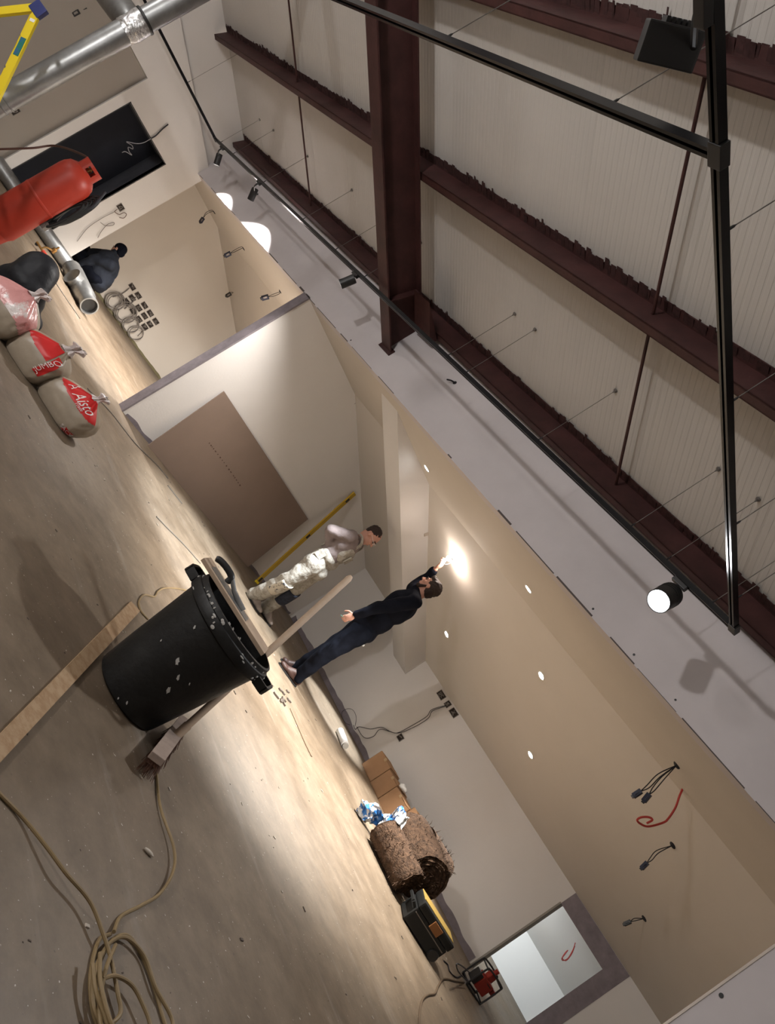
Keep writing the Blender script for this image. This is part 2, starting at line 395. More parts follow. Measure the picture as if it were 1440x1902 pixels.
# long upper wall over the openings, and the full-height wall right of them
struct(MB().box((XL-0.1, YB, ZB), (XJ, YB+0.12, 3.30)).build('wall_upper', PLASTER), 'raw grey plaster wall above the alcove openings')
struct(MB().box((XJ, YB, 0), (XR, YB+0.12, 3.30)).build('wall_right_end', PLASTER), 'raw grey plaster wall right of the alcove')
# alcoves
struct(MB().box((XW1-0.12, 4.72, 0), (XW1, YW3+0.12, 2.6)).build('wall_alcove_left', CREAM), 'cream side wall with a cluster of socket boxes')
struct(MB().box((XW1, 4.722, 0), (XL-0.121, 4.84, 2.6)).build('wall_alcove_return', CREAM))
mb = MB()
mb.prism([V((0, YB+0.119, ZB)), V((0, YC, ZB)), V((0, YW3+0.12, ceilz(YW3+0.12))), V((0, 11.6, ceilz(11.6))), V((0, 11.6, ceilz(11.6)+0.1)), V((0, YC, ZB+0.1)), V((0, YB+0.119, ZB+0.1))], (12.95, 0, 0))
mb.v = [p+V((XW1-0.05, 0, 0)) for p in mb.v]
struct(mb.build('ceiling_alcove', CREAM), 'cream alcove ceiling, flat then sloping down to a low wall')
mb = MB(); mb.prism(yz([(YB, 0), (YW3+0.1, 0), (YW3+0.1, ceilz(YW3+0.1)+0.02), (YC, ZB+0.02), (YB, ZB+0.02)], XW2), TK)
struct(mb.build('wall_partition', WHITELIT), 'white partition wall between the two alcoves')
struct(MB().box((XW2-0.13, YB-0.022, 0), (XW2+0.012, YB-0.001, ZB-0.002)).build('trim_1', RAWBOARD), 'bare grey plasterboard edge of the partition')
struct(MB().box((XW1, YW3, 0), (-2.12, YW3+0.12, ZW3+0.02)).box((-1.41, YW3, 0), (-0.2, YW3+0.12, ZW3+0.02)).box((-2.12, YW3, 1.155), (-1.41, YW3+0.12, ZW3+0.02))
       .build('wall_back', WHITE), 'low white back wall under the sloping ceiling')
struct(MB().box((-2.12, YW3-0.006, 1.155), (-1.23, YW3-0.0005, ZW3-0.002)).box((-1.41, YW3-0.006, 0), (-1.23, YW3-0.0005, 1.155))
       .build('trim_2', RAWBOARD), 'unpainted grey board around the small doorway')
struct(MB().box((-2.135, YW3-0.012, 0), (-2.115, YW3+0.12, 1.16)).build('trim_3', mat('jamb_grey', (0.26, 0.24, 0.21), 0.8)), 'left jamb of the small doorway')
struct(MB().box((-0.3, YB+0.121, 0), (-0.18, 11.6, 2.5)).build('wall_alcove_right', CREAM))
# boxed-in beam on the alcove ceiling
mb = MB(); mb.prism(yz([(5.03, ZB+0.01), (YC, ZB+0.01), (YW3, ZW3+0.01), (YW3, 1.02)], -5.87), (0.35, 0, 0))
struct(mb.build('trim_4', WHITE), 'boxed-in beam running down the alcove ceiling')
struct(MB().box((-5.522, YW3-0.02, 1.02), (-5.516, YW3-0.002, ZW3)).build('trim_5', WHITE))
# small lit room behind the doorway
struct(MB().box((-4.2, 11.46, 0), (-0.3, 11.55, 0.62)).build('wall_store', BRIGHT), 'bright white low wall inside the small store')
struct(MB().box((-4.3, YW3+0.12, 0), (-4.2, 11.5, 1.35)).build('wall_store_side', BRIGHT))
mb = MB(); y0, y1 = YW3+0.121, 11.46
mb.prism([V((-4.2, y0, ceilz(y0)-0.03)), V((-4.2, y1, ceilz(y1)-0.03)), V((-4.2, y1, ceilz(y1)-0.005)), V((-4.2, y0, ceilz(y0)-0.005))], (3.9, 0, 0))
struct(mb.build('ceiling_store', BRIGHT), 'white sloping ceiling of the small store')
# irregular unpainted strips along the foot of the walls
def foot_strip(name, along, fixed, u0, u1, h, seed, m):
    rnd = random.Random(seed); mb = MB(); u = u0; top = []
    while u < u1:
        top.append((u, h*(0.55+0.75*noise.noise(V((u*1.7, seed, 0)))**2+0.35*noise.noise(V((u*6, seed, 3)))+0.25))); u += 0.04
    vs = []; fs = []
    for i, (q, z) in enumerate(top):
        z = max(0.02, z)
        for d in (0.0, 0.006):
            p = (q, fixed-0.0006-d) if along == 'x' else (fixed+0.0006+d, q)
            vs += [V((p[0], p[1], 0)), V((p[0], p[1], z))]
        if i:
            o = (i-1)*4; fs += [(o+2, o+3, o+7, o+6), (o+1, o+5, o+7, o+3)]
    mb.add(vs, fs); return struct(mb.build(name, m))
foot_strip('baseboard_back', 'x', YW3, XW2+0.05, -2.14, 0.09, 3, RAWBOARD)
foot_strip('baseboard_partition', 'y', XW2, YB+0.05, 9.2, 0.05, 5, RAWBOARD)
foot_strip('baseboard_left', 'y', XW1, 5.0, 9.2, 0.05, 8, mat('dirty_sealant', (0.16, 0.14, 0.08), 0.9))
# bright corner bead on the right jamb
struct(MB().box((XJ-0.006, YB-0.006, 0), (XJ+0.006, YB+0.02, ZB)).build('trim_6', mat('bead', (0.62, 0.55, 0.48), 0.6)), 'pale corner bead on the opening jamb')
# cracked lower edge of the upper wall
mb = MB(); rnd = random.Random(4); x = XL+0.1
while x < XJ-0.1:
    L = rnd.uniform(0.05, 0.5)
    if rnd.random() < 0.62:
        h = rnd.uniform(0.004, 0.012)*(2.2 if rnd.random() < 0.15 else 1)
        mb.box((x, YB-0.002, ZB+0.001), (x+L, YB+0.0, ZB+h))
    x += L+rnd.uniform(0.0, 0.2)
struct(mb.build('trim_7', mat('crack_dark', (0.10, 0.085, 0.08), 0.9)), 'chipped lower edge of the upper wall')  # thin dark strips for the cracks and chips
# walls behind and beside the viewer close the hall
struct(MB().box((XL-0.2, YN-0.1, 0), (XR+0.2, YN, 7.0)).build('wall_front', WHITE))
struct(MB().box((XR, YN, 0), (XR+0.1, YB+0.12, 7.0)).build('wall_right', WHITE))

# ================================================================== STEEL FRAME
def purlin(y, x0, x1, label):
    t = thing('roof_purlin', label, 'beam', roofpt((x0+x1)/2, y, 0.2), 'red oxide purlins under the roof')
    L = V((x1-x0, 0, 0)); c = roofpt(x0, y, 0.016); mb = MB()
    up = -RN; th = 0.008
    A = c; B = c+up*0.19
    mb.prism([A, A+RD*th, B+RD*th, B], L)
    mb.build('web', STEEL, t)
    MB().prism([B-RD*0.0, B+RD*0.065, B+RD*0.065-up*th, B-up*th], L).prism([B+RD*0.065, B+RD*0.065-up*0.022, B+RD*0.057-up*0.022, B+RD*0.057], L).build('bottom_flange', STEEL, t)
    MB().prism([A, A-RD*0.07, A-RD*0.07+up*th, A+up*th], L).build('top_flange', STEEL, t)
    rnd = random.Random(int(y*100)); mb = MB(); x = x0
    while x < x1:
        l = rnd.uniform(0.012, 0.06); w_ = 0.072+max(0, rnd.gauss(0.010, 0.008)) + 0.008*math.sin(x*3)+(rnd.random() < 0.06)*0.02
        p = roofpt(x, y, 0.020); q = V((min(l, x1-x)*0.96, 0, 0))
        dr = -RD*w_ + RN*(-rnd.uniform(0, 0.015))
        mb.prism([p, p+dr, p+dr-RN*0.003, p-RN*0.003], q); x += l
    lab(mb.build('frayed_membrane', FRAY, t), 'ragged torn membrane edge')
    return t
purlin(4.66, XL-0.02, 3.5, 'lowest dark red purlin hugging the raw plaster wall')
purlin(3.335, XL-0.02, 3.5, 'dark red purlin one bay up from the plaster wall')
purlin(2.0, XL-0.02, 3.5, 'dark red purlin behind the big black floodlight')
# rafter
XRF = -5.99
t = thing('steel_rafter', 'dark red I-section rafter rising from the plaster wall', 'beam', roofpt(XRF, YB, 0.57))
L_ = (roofpt(0, YN, 0)-roofpt(0, YB, 0))
def rslab(x0, x1, d0, d1, y0=YB-0.002):
    p = V((x0, y0, roofz(y0)-d0/RN.z)); q = V((x0, y0, roofz(y0)-d1/RN.z)); D = L_*0.95
    return MB().prism([p, q, q+V((x1-x0, 0, 0)), p+V((x1-x0, 0, 0))], D)
rslab(XRF-0.0045, XRF+0.0045, 0.235, 0.565).build('web', STEEL, t)
rslab(XRF-0.095, XRF+0.095, 0.563, 0.578).build('bottom_flange', STEEL, t)
rslab(XRF-0.085, XRF+0.085, 0.224, 0.238).build('top_flange', STEEL, t)
MB().box((XRF-0.11, YB-0.016, 2.585), (XRF+0.11, YB-0.0015, 2.66)).build('end_plate', STEEL, t)
p = roofpt(XRF+0.005, YB-0.35, 0.24); q = roofpt(XRF+0.005, YB-0.35, 0.562)
MB().prism([p, q, q+RD*0.01, p+RD*0.01], (0.08, 0, 0)).build('stiffener', STEEL, t)
MB().prism([roofpt(XRF+0.08, YB-0.002, 0.30), roofpt(XRF+0.08, YB-0.4, 0.30), roofpt(XRF+0.08, YB-0.002, 0.22)], (0.3, 0, 0)).build('haunch_cleat', STEEL, t)
# thin tie rods between the purlins
def sag_rod(x, label):
    t = thing('sag_rod', label, 'rod', roofpt(x, 3.3, 0.1), 'thin tie rods between the purlins')
    for (a, b) in ((4.655, 3.345), (3.33, 2.01), (1.99, -1.0)):
        MB().tube([roofpt(x, a, 0.10), roofpt(x, b, 0.10)], 0.011, 8).build('rod', STEEL, t, True)
sag_rod(-3.13, 'thin dark red tie rod right of the rafter')
sag_rod(-9.05, 'thin dark red tie rod left of the rafter')
# ================================================================== LIGHTING TRACK
ZT = 2.74
T1a, T1b = PL(400, 258, 'z', ZT), PL(1364, 1166, 'z', ZT)
T23, T3l, L0 = PL(1336, 285, 'z', ZT), PL(640, 0, 'z', ZT), PL(268, 0, 'z', ZT)
T2e = T23+(T23-T1b).normalized()*2.2; T3e = T23+(T3l-T23).normalized()*7.5; L0e = T1a+(L0-T1a).normalized()*5.0
trk = thing('lighting_track', 'black suspended lighting track hung on thin wires', 'lighting track', (T1a+T1b)/2)
def rail(p, q):
    d = (q-p).normalized(); s_ = d.cross(UZ).normalized(); w_, h = 0.018, 0.017
    mb = MB(); poly = [(-w_, h), (-w_, -h), (-0.006, -h), (-0.006, 0.004), (0.006, 0.004), (0.006, -h), (w_, -h), (w_, h)]
    mb.prism([p+s_*a+UZ*b for a, b in poly], q-p); return mb
for p, q in ((T1a, T1b), (T1b, T2e), (T23, T3e), (T1a, L0e)): rail(p, q).build('rail', BLACKGLOSS, trk)
for c, d in ((T1b, 0.024), (T23, 0.026), (T1a, 0.024)): MB().box(c-V((d, d*1.5, 0.020)), c+V((d, d*1.5, 0.0185))).build('connector', BLACK, trk, bevel=0.003)
def wire(p):
    z = roofz(p.y); a = p+UZ*0.017; b = V((p.x, p.y, z-0.016))
    wo = MB().tube([a, b], 0.0022, 5).build('suspension_wire', WIRE, trk)
    MB().lathe(b, -UZ, [(0.016, -0.002), (0.016, 0.008), (0.006, 0.018), (0.003, 0.03)], 8).build('anchor', WIRE, wo)
    MB().lathe(a, UZ, [(0.005, 0), (0.005, 0.03), (0.002, 0.04)], 8).build('grip', BLACK, wo)
dx = (T1b-T1a)
for x in (-4.68, -4.39, -3.40, -2.41, -2.09, -7.9, -9.2, -6.3, -7.0, -10.4, -10.95, -1.72): wire(T1a+dx*((x-T1a.x)/dx.x))
for k in (0.15, 0.45, 0.7, 0.9): wire(T1a+(L0e-T1a)*k)
for k in (0.1, 0.33, 0.62, 0.9): wire(T1b+(T23-T1b)*k)
for k in (0.07, 0.22, 0.42): wire(T23+(T3e-T23)*k)
wire(T23+(T2e-T23)*0.25)

def spot(px, mount, label, lit, aim, power=0, L=0.15, R=0.042, angle=60, d=0.16, cool=False, offset=None, blend=0.6):
    t = thing('track_spotlight', label, 'spotlight', mount, 'spotlights clipped to the track')
    aim = V(aim).normalized()
    MB().box(mount-V((0.05, 0.017, 0.045)), mount+V((0.05, 0.017, -0.018))).build('adaptor', BLACK, t, bevel=0.003)
    c = mount-UZ*d if offset is None else mount+V(offset)
    MB().tube(spline([mount-UZ*0.03, mount-UZ*0.07+(c-mount)*0.15, c+UZ*0.02]), 0.010, 8).build('arm', BLACK, t, True)
    MB().ell(c+UZ*0.02, V((0.018, 0, 0)), V((0, 0.018, 0)), V((0, 0, 0.018))).build('knuckle', BLACK, t, True)
    b = c-aim*L*0.5
    h = MB().lathe(b, aim, [(R*0.9, 0), (R, 0.004), (R, L), (R*0.93, L), (R*0.9, L-0.02), (0.001, L-0.021)], 26).build('head', BLACK, t, True)
    MB().lathe(b+aim*(L-0.018), aim, [(R*0.88, 0), (R*0.80, 0.006), (R*0.4, 0.010), (0.001, 0.011)], 22).build('lens', (LENSC if cool else LENSW) if lit else LENSOFF, h, True)
    for k in range(3): MB().lathe(b+aim*(0.02+0.02*k), aim, [(R*1.03, 0), (R*1.03, 0.006)], 26).build('cooling_ring', BLACK, h, True)
    if lit and power: lamp('spot_light', 'SPOT', b+aim*(L+0.01), power, (0.95, 0.97, 1.0) if cool else (1, 0.95, 0.90), R*0.7, aim, angle, blend, t)
    return t
def onT1(x): return T1a+dx*((x-T1a.x)/dx.x)
DOWN = V((0, 0, -1))
spot(0, onT1(-10.75), 'black track spotlight nearest the left corner of the track', True, (0.34, 0.75, -1), 400, angle=90, offset=(-0.05, 0.12, -0.14), blend=0.35)
spot(0, onT1(-9.25), 'black track spotlight washing the plaster wall with white light', True, (0.03, 0.75, -1), 430, angle=116, offset=(-0.08, 0.12, -0.14), blend=0.35)
spot(0, onT1(-6.41), 'lit track spotlight left of the steel rafter', True, (-0.2, -0.05, -1), 150, angle=130, offset=(0.03, 0.0, -0.13), R=0.046)
spot(0, onT1(-1.92), 'glaring track spotlight beside the right end of the track', True, (0.25, -0.62, -0.75), 80, angle=150, offset=(0.02, 0.0, -0.15), R=0.07, L=0.16, cool=True)

# the big finned floodlight head near the viewer
mp = T1b+(T23-T1b)*1.155
t = thing('floodlight', 'large black finned track floodlight close to the viewer', 'spotlight', mp)
MB().box(mp-V((0.02, 0.05, 0.05)), mp+V((0.02, 0.05, -0.018))).build('adaptor', BLACK, t, bevel=0.003)
ctr = J(1243, 85, 2.35); ax1 = (J(1300, 100, 2.35)-J(1185, 72, 2.35)).normalized(); n_ = (CAM-ctr).normalized()
n_ = (n_-ax1*n_.dot(ax1)).normalized(); ax2 = ax1.cross(n_).normalized()
hb = MB(); hb.obox(ctr, ax1*0.086, ax2*0.056, n_*0.05); hd = hb.build('head', BLACK, t, bevel=0.006)
for k in range(7):
    c = ctr+ax1*(-0.035+0.016*k)+ax2*0.060*(1 if ax2.dot(UPV) > 0 else -1)
    MB().obox(c, ax1*0.005, ax2*0.012, n_*0.045).build('cooling_fin', BLACK, hd)
MB().tube(spline([mp-UZ*0.04, (mp+ctr)/2+UZ*0.02, ctr+ax1*0.08+ax2*0.01]), 0.011, 8).build('arm', BLACK, t, True)
MB().tube([ctr+ax1*0.085+ax2*0.04, ctr+ax1*0.07-ax2*0.075], 0.0015, 6).build('safety_wire', WIRE, t)

# ================================================================== RECESSED DOWNLIGHTS in the alcove ceiling
def downlight(px, py, label, power, angle=70, cool=False, tilt=0.0, blend=0.5):
    p = CE(px, py); n = V((0, 0, -1)) if p.y < YC else V((0, -CT, -1)).normalized()
    t = thing('recessed_downlight', label, 'downlight', p, 'recessed downlights in the alcove ceiling')
    MB().lathe(p-n*0.002, n, [(0.036, 0.0), (0.048, 0.0), (0.046, 0.007), (0.036, 0.005)], 24, False).build('bezel', TUBEW, t, True)
    MB().lathe(p+n*0.002, n, [(0.036, 0), (0.036, 0.002), (0.001, 0.003)], 20).build('lens', LENSC if cool else LENSW, t, True)
    aim = (DOWN+V((0, tilt, 0))).normalized()
    lamp('downlight_beam', 'SPOT', p+n*0.02, power, (0.90, 0.96, 1.0) if cool else (1.0, 0.95, 0.88), 0.03, aim, angle, blend, t)
downlight(793, 870, 'lit downlight near the boxed-in beam, nearest the partition', 560, 76, True)
downlight(982, 1094, 'lit downlight on the flat ceiling close to the plaster wall edge', 700, 100)
downlight(830, 1178, 'lit downlight low on the slope behind the man in navy', 380, 46, True, 0.12)
downlight(1006, 1255, 'lit downlight in the middle of the sloping ceiling', 130, 140, blend=1.0)
downlight(986, 1402, 'lit downlight on the slope above the insulation rolls', 230, 66)

def added_downlight(x, y, label, power, angle):  # unseen downlights, added to brighten the cream alcove
    p = V((x, y, ceilz(y))); n = V((0, -CT, -1)).normalized()
    t = thing('recessed_downlight', label, 'downlight', p, 'recessed downlights in the alcove ceiling')
    MB().lathe(p-n*0.002, n, [(0.036, 0.0), (0.048, 0.0), (0.046, 0.007), (0.036, 0.005)], 24, False).build('bezel', TUBEW, t, True)
    MB().lathe(p+n*0.002, n, [(0.036, 0), (0.036, 0.002), (0.001, 0.003)], 20).build('lens', LENSW, t, True)
    lamp('downlight_beam', 'SPOT', p+n*0.02, power, (1.0, 0.94, 0.86), 0.03, DOWN, angle, 1.0, t)
added_downlight(-8.7, 7.4, 'unseen downlight added behind the partition in the cream alcove', 300, 176)
added_downlight(-8.5, 6.6, 'unseen downlight added behind the partition nearest its bare edge', 300, 176)
# unseen fill lamps, added on roof flexes to raise the hall's general light
def filler(x, y, z, power, label):
    p = V((x, y, z)); t = thing('fill_lamp', label, 'lamp', p, 'unseen fill lamps added around the viewer')
    MB().tube([p+UZ*0.17, V((x, y, roofz(y)-0.016))], 0.004, 6).build('flex', BLACK, t)
    MB().lathe(p+UZ*0.11, UZ, [(0.05, 0), (0.05, 0.05), (0.01, 0.07)], 16).build('lamp_holder', BLACK, t, True)
    lamp('fill_light', 'POINT', p, power, (1, 0.97, 0.95), 0.12, parent=t)
filler(2.2, 0.6, 3.0, 6, 'unseen lamp added as pendant to the right of the viewer')
filler(-4.0, -3.0, 2.3, 300, 'unseen lamp added as pendant straight behind the viewer')
filler(-4.5, 0.2, 2.3, 28, 'unseen lamp added as pendant above the upper picture edge')
filler(-9.0, -1.6, 3.0, 75, 'unseen lamp added as pendant behind the viewer towards the ladder')
lamp('store_lamp', 'POINT', (-3.3, 10.2, 0.75), 30, (0.93, 0.97, 1.0), 0.08)
# ================================================================== BIN, BROOM, BOARD
bc = V((-2.404, 2.809, 0)); BH = 0.60
t = thing('rubbish_bin', 'large black plastic rubbish bin splashed with plaster', 'bin', bc)
MB().lathe(bc, UZ, [(0.185, 0.0), (0.203, 0.012), (0.207, 0.03), (0.225, 0.18), (0.250, 0.42), (0.262, 0.53), (0.262, 0.56), (0.250, 0.565), (0.245, 0.53), (0.205, 0.06), (0.001, 0.05)], 48).build('body', BINMAT, t, True)
MB().lathe(bc, UZ, [(0.262, 0.525), (0.283, 0.535), (0.287, 0.565), (0.281, 0.585), (0.272, 0.588), (0.268, 0.610), (0.256, 0.612), (0.252, 0.56)], 48, False).build('rim', BINMAT, t, True)
for sx in (-1, 1):
    d = (LR*0.99-LF*0.12).normalized()*sx; s_ = d.cross(UZ); mb = MB(); c = bc+UZ*0.555
    pts = [c+d*0.27+s_*0.085, c+d*0.325+s_*0.075, c+d*0.335+s_*0.055, c+d*0.335-s_*0.055, c+d*0.325-s_*0.075, c+d*0.27-s_*0.085]
    for p, q in zip(pts[:-1], pts[1:]): mb.bar(p, q, 0.018, 0.045)
    mb.build('handle', BINMAT, t, bevel=0.003)
def bin_surf(px, py):
    d = ray(px, py); best = None
    for i in range(400):
        p = CAM+d*(2.9+i*0.0025); r = math.hypot(p.x-bc.x, p.y-bc.y); R = 0.205+(0.262-0.205)*max(0, min(1, p.z/0.53))
        if r < R: return p, V((p.x-bc.x, p.y-bc.y, 0)).normalized()
    return None, None
rnd = random.Random(11)
for (px, py, s_) in ((330, 1228, 1.3), (331, 1258, 0.9), (313, 1281, 1.2), (362, 1165, 0.7), (236, 1305, 0.6), (443, 1189, 1.1), (220, 1297, 0.4), (395, 1130, 0.5), (352, 1270, 0.4), (450, 1230, 0.5), (425, 1160, 0.9), (432, 1170, 0.8), (300, 1190, 0.4)):
    p, n = bin_surf(px, py)
    if p is None: continue
    a = n.cross(UZ).normalized(); c = p+n*0.001; ang = rnd.uniform(0, 6); k = 9; mb = MB()
    k = 14; s_ *= 0.8; ring = [c+(a*math.cos(2*math.pi*i/k)*0.012*rnd.uniform(0.5, 1.1)+(UZ*0.8+a*0.4)*math.sin(2*math.pi*i/k)*0.020*rnd.uniform(0.6, 1.15))*s_ for i in range(k)]
    mb.prism(ring, n*0.004); mb.build('plaster_splash', SPLAT, t)
mb = MB(); rnd = random.Random(5)
for i in range(60):
    a = rnd.uniform(0, 2*math.pi); d = V((math.cos(a), math.sin(a), 0)); z = rnd.uniform(0.54, 0.60)
    if d.dot(CAM-bc) < 0 and rnd.random() < 0.6: continue
    mb.ell(bc+d*(0.285 if z < 0.58 else 0.272)+UZ*z, d*0.004, d.cross(UZ)*rnd.uniform(0.004, 0.016), UZ*rnd.uniform(0.003, 0.009), 6, 4)
o = mb.build('rim_splashes', SPLAT, t); o['kind'] = 'stuff'
# board lying across the mouth of the bin, trowel upon it
pa, pb = J(392, 1047, 3.62), J(500, 1190, 3.62); up = UZ
A, B = bc+(pa-bc), bc+(pb-bc); A.z = B.z = 0.622; d = (B-A).normalized(); s_ = d.cross(UZ).normalized()
if s_.dot(LF) < 0: s_ = -s_
bd = MB().obox((A+B)/2+s_*0.10+UZ*0.004, d*0.265, s_*0.10, UZ*0.010).build('wooden_board', WOOD, bevel=0.002)
tag(bd, 'wooden board laid across the mouth of the black bin', 'board')
c = (A+B)/2+s_*0.09+UZ*0.016-d*0.08
t = thing('plastering_trowel', 'steel plastering trowel with black grip on the bin board', 'trowel', c)
MB().obox(c+d*0.02, d*0.15, s_*0.055, UZ*0.0015).build('blade', GALV, t)
hp = c-d*0.075
MB().tube(spline([hp+UZ*0.012+d*0.04, hp+UZ*0.045+d*0.03, hp+UZ*0.050-d*0.02, hp+UZ*0.042-d*0.065, hp+UZ*0.030-d*0.085]), [0.012]+[0.017]*29+[0.015]*2+[0.010], 10).build('grip', BLACK, t, True)
MB().tube([c+UZ*0.004+d*0.12, c+UZ*0.02+d*0.02, c+UZ*0.05-d*0.05], [0.018, 0.012, 0.012], 10).build('mount', GALV, t, True)
# broom behind the bin
hA, hB = J(330, 1352, depth_of(FL(328, 1362))-0.03), None
hd0, hd1 = FL(286, 1415, 0.08), FL(340, 1343, 0.08)
top = J(652, 1071, 4.27); low = (hd0*0.42+hd1*0.58)
low.z = 0.12
t = thing('broom', 'stiff brown broom leaning behind the black bin', 'broom', V((low.x, low.y, 0)))
MB().tube([low, low+(top-low)*0.985, top], [0.019, 0.019, 0.012], 14).build('handle', WOOD, t, True)
d = (hd1-hd0).normalized(); n2 = d.cross(UZ).normalized(); hc = (hd0+hd1)/2
L2 = (hd1-hd0).length/2
hdir = (top-low).normalized(); un = (UZ*0.8-n2*0.3).normalized(); w_ = d.cross(un).normalized()
MB().obox(hc+un*0.015, d*L2, w_*0.034, un*0.016).build('head_block', mat('grey_wood', (0.26, 0.20, 0.165), 0.85, var=0.25, scale=8), t, bevel=0.004)
MB().tube([low-hdir*0.03, low+hdir*0.05], 0.023, 12).build('socket', WOOD, t, True)
mb = MB(); rnd = random.Random(2)
for i in range(420):
    u = rnd.uniform(-1, 1)*L2*0.97; v = rnd.uniform(-1, 1)*0.030; p = hc+d*u+w_*v
    q = p-un*rnd.uniform(0.062, 0.078)+w_*v*rnd.uniform(0.3, 0.9)+d*(rnd.uniform(-0.012, 0.012)+0.02*u/L2)
    q.z = max(q.z, 0.002); mb.tube([p, q], [0.0030, 0.0014], 3, False)
mb.obox(hc-un*0.012, d*L2*0.96, w_*0.030, un*0.012)
o = mb.build('bristles', BRISTLE, t); o['kind'] = 'stuff'
# strip of board lying on the floor
P = [FL(240, 1119), FL(257, 1137), FL(-60, 1478), FL(-75, 1437)]
mb = MB(); mb.prism([p+UZ*0.001 for p in P], UZ*0.012)
tag(mb.build('osb_strip', OSB), 'long narrow wood strip on the floor beside the bin', 'board')
# extension cable with its loose coil
def fpath(px, z=0.006, lift=None): return [FL(x, y, z)+UZ*(lift[i] if lift else 0) for i, (x, y) in enumerate(px)]
t = thing('extension_cable', 'tan extension cable coiled loosely on the near floor', 'cable', FL(220, 1820))
R_ = 0.0062
MB().tube(spline(fpath([(-40, 1430), (0, 1475), (40, 1520), (75, 1580), (105, 1632), (150, 1685), (178, 1745), (195, 1790), (210, 1850), (218, 1885), (205, 1900), (190, 1880), (180, 1840)], lift=[0, .0, .004, .02, .03, .03, .025, .02, .015, .01, .0, .0, 0]), 8), R_, 8).build('lead', CABLE, t, True)
MB().tube(spline(fpath([(290, 1430), (296, 1500), (316, 1575), (316, 1620), (296, 1660), (262, 1682), (225, 1702), (205, 1735)], lift=[0, 0.005, 0.015, 0.015, 0.005, 0, 0, 0.012]), 8), R_, 8).build('tail', CABLE, t, True)
loops = [[(205, 1735), (185, 1745), (172, 1785), (168, 1835), (178, 1895), (215, 1960), (280, 1990), (320, 1960), (300, 1880), (275, 1800), (245, 1745), (222, 1738), (200, 1758), (182, 1800), (178, 1860), (200, 1930), (250, 1980)],
         [(250, 1980), (290, 1960), (322, 1905), (290, 1835), (268, 1775), (235, 1742), (208, 1748), (188, 1775), (174, 1815), (174, 1870), (196, 1915), (240, 1960)],
         [(190, 1818), (215, 1813), (245, 1830), (265, 1865), (280, 1910), (270, 1960), (230, 1970), (195, 1930), (185, 1880), (190, 1830), (200, 1790), (215, 1755)],
         [(172, 1790), (178, 1840), (192, 1880), (205, 1915), (228, 1950), (262, 1975), (300, 1970)],
         [(186, 1770), (186, 1820), (198, 1875), (212, 1910), (240, 1940)]]
for k, lp in enumerate(loops): MB().tube(spline(fpath(lp, z=0.007+0.011*k), 8), R_, 8).build('loop', CABLE, t, True)
o = MB().tube(spline(fpath([(275, 1150), (262, 1135), (258, 1118), (268, 1105), (287, 1108), (294, 1098), (310, 1092), (345, 1096), (400, 1112)]), 8), 0.006, 8).build('loose_cable', CABLE, None, True)
tag(o, 'short run of tan cable emerging behind the bin', 'cable')
# ================================================================== LEANING SHEET, LEVEL, FLOOR STRIPS
b0, b1 = PL(417, 727, 'x', XW2+0.03), PL(571, 963, 'x', XW2+0.03); q0, q1 = PL(270, 822, 'x', XW2+0.15), PL(464, 1053, 'x', XW2+0.15)
zt = (b0.z+b1.z)/2
p0, p1 = V((XW2+0.14, b0.y, 0.0)), V((XW2+0.14, b1.y+0.06, 0.0)); r0, r1 = V((XW2+0.016, b0.y, zt)), V((XW2+0.016, b1.y+0.02, zt))
t = thing('sheet_board', 'large brown board sheet leaning on the white partition', 'board', (p0+p1)/2)
nb = (p1-p0).cross(r0-p0).normalized(); nb = nb if nb.x > 0 else -nb
MB().prism([p0, p1, r1, r0], nb*0.014).build('sheet', BOARD, t)
mb = MB(); A, B = PL(388, 822, 'x', XW2+0.08), PL(445, 902, 'x', XW2+0.08)
e1 = (p1-p0).normalized(); e2 = (r0-p0).normalized(); uo = (A-p0).dot(e1); vo = (A-p0).dot(e2); ul = (B-A).dot(e1)
rnd = random.Random(3); u = 0
while u < ul:
    l = rnd.uniform(0.008, 0.03); c = p0+e1*(uo+u+l/2)+e2*(vo+0.01*math.sin(u*3)+(B-A).dot(e2)*u/ul)+nb*0.0145
    mb.obox(c, e1*l/2, e2*rnd.uniform(0.004, 0.009), nb*0.0006); u += l+rnd.uniform(0.01, 0.05)
o = lab(mb.build('print_line', mat('faded_print', (0.09, 0.055, 0.04), 0.9), t), 'faint line of printed marks'); o['kind'] = 'stuff'
lb = FL(478, 1080); lb = V((-7.02, PL(470, 1086, 'x', -7.02).y, 0.0)); lt = PL(657, 918, 'x', XW2+0.03)
t = thing('spirit_level', 'long yellow spirit level leaning on the white partition', 'level', lb)
d = (lt-lb).normalized(); s_ = d.cross(V((1, 0, 0))).normalized(); n_ = s_.cross(d).normalized()
MB().bar(lb+d*0.03, lt, 0.024, 0.062, s_).build('body', YELLOWDULL, t, bevel=0.003)
n_ = d.cross(s_).normalized(); n_ = n_ if n_.dot(CAM-lb) > 0 else -n_
for k in (0.04, 0.52, 0.93): MB().obox(lb+(lt-lb)*k+n_*0.012, d*0.035, s_*0.016, n_*0.004).build('vial_window', BLACK, t)
MB().bar(lb, lb+d*0.03, 0.026, 0.064, s_).build('end_cap', YELLOW, t); MB().bar(lt, lt+d*0.02, 0.026, 0.064, s_).build('end_cap', YELLOWDULL, t)
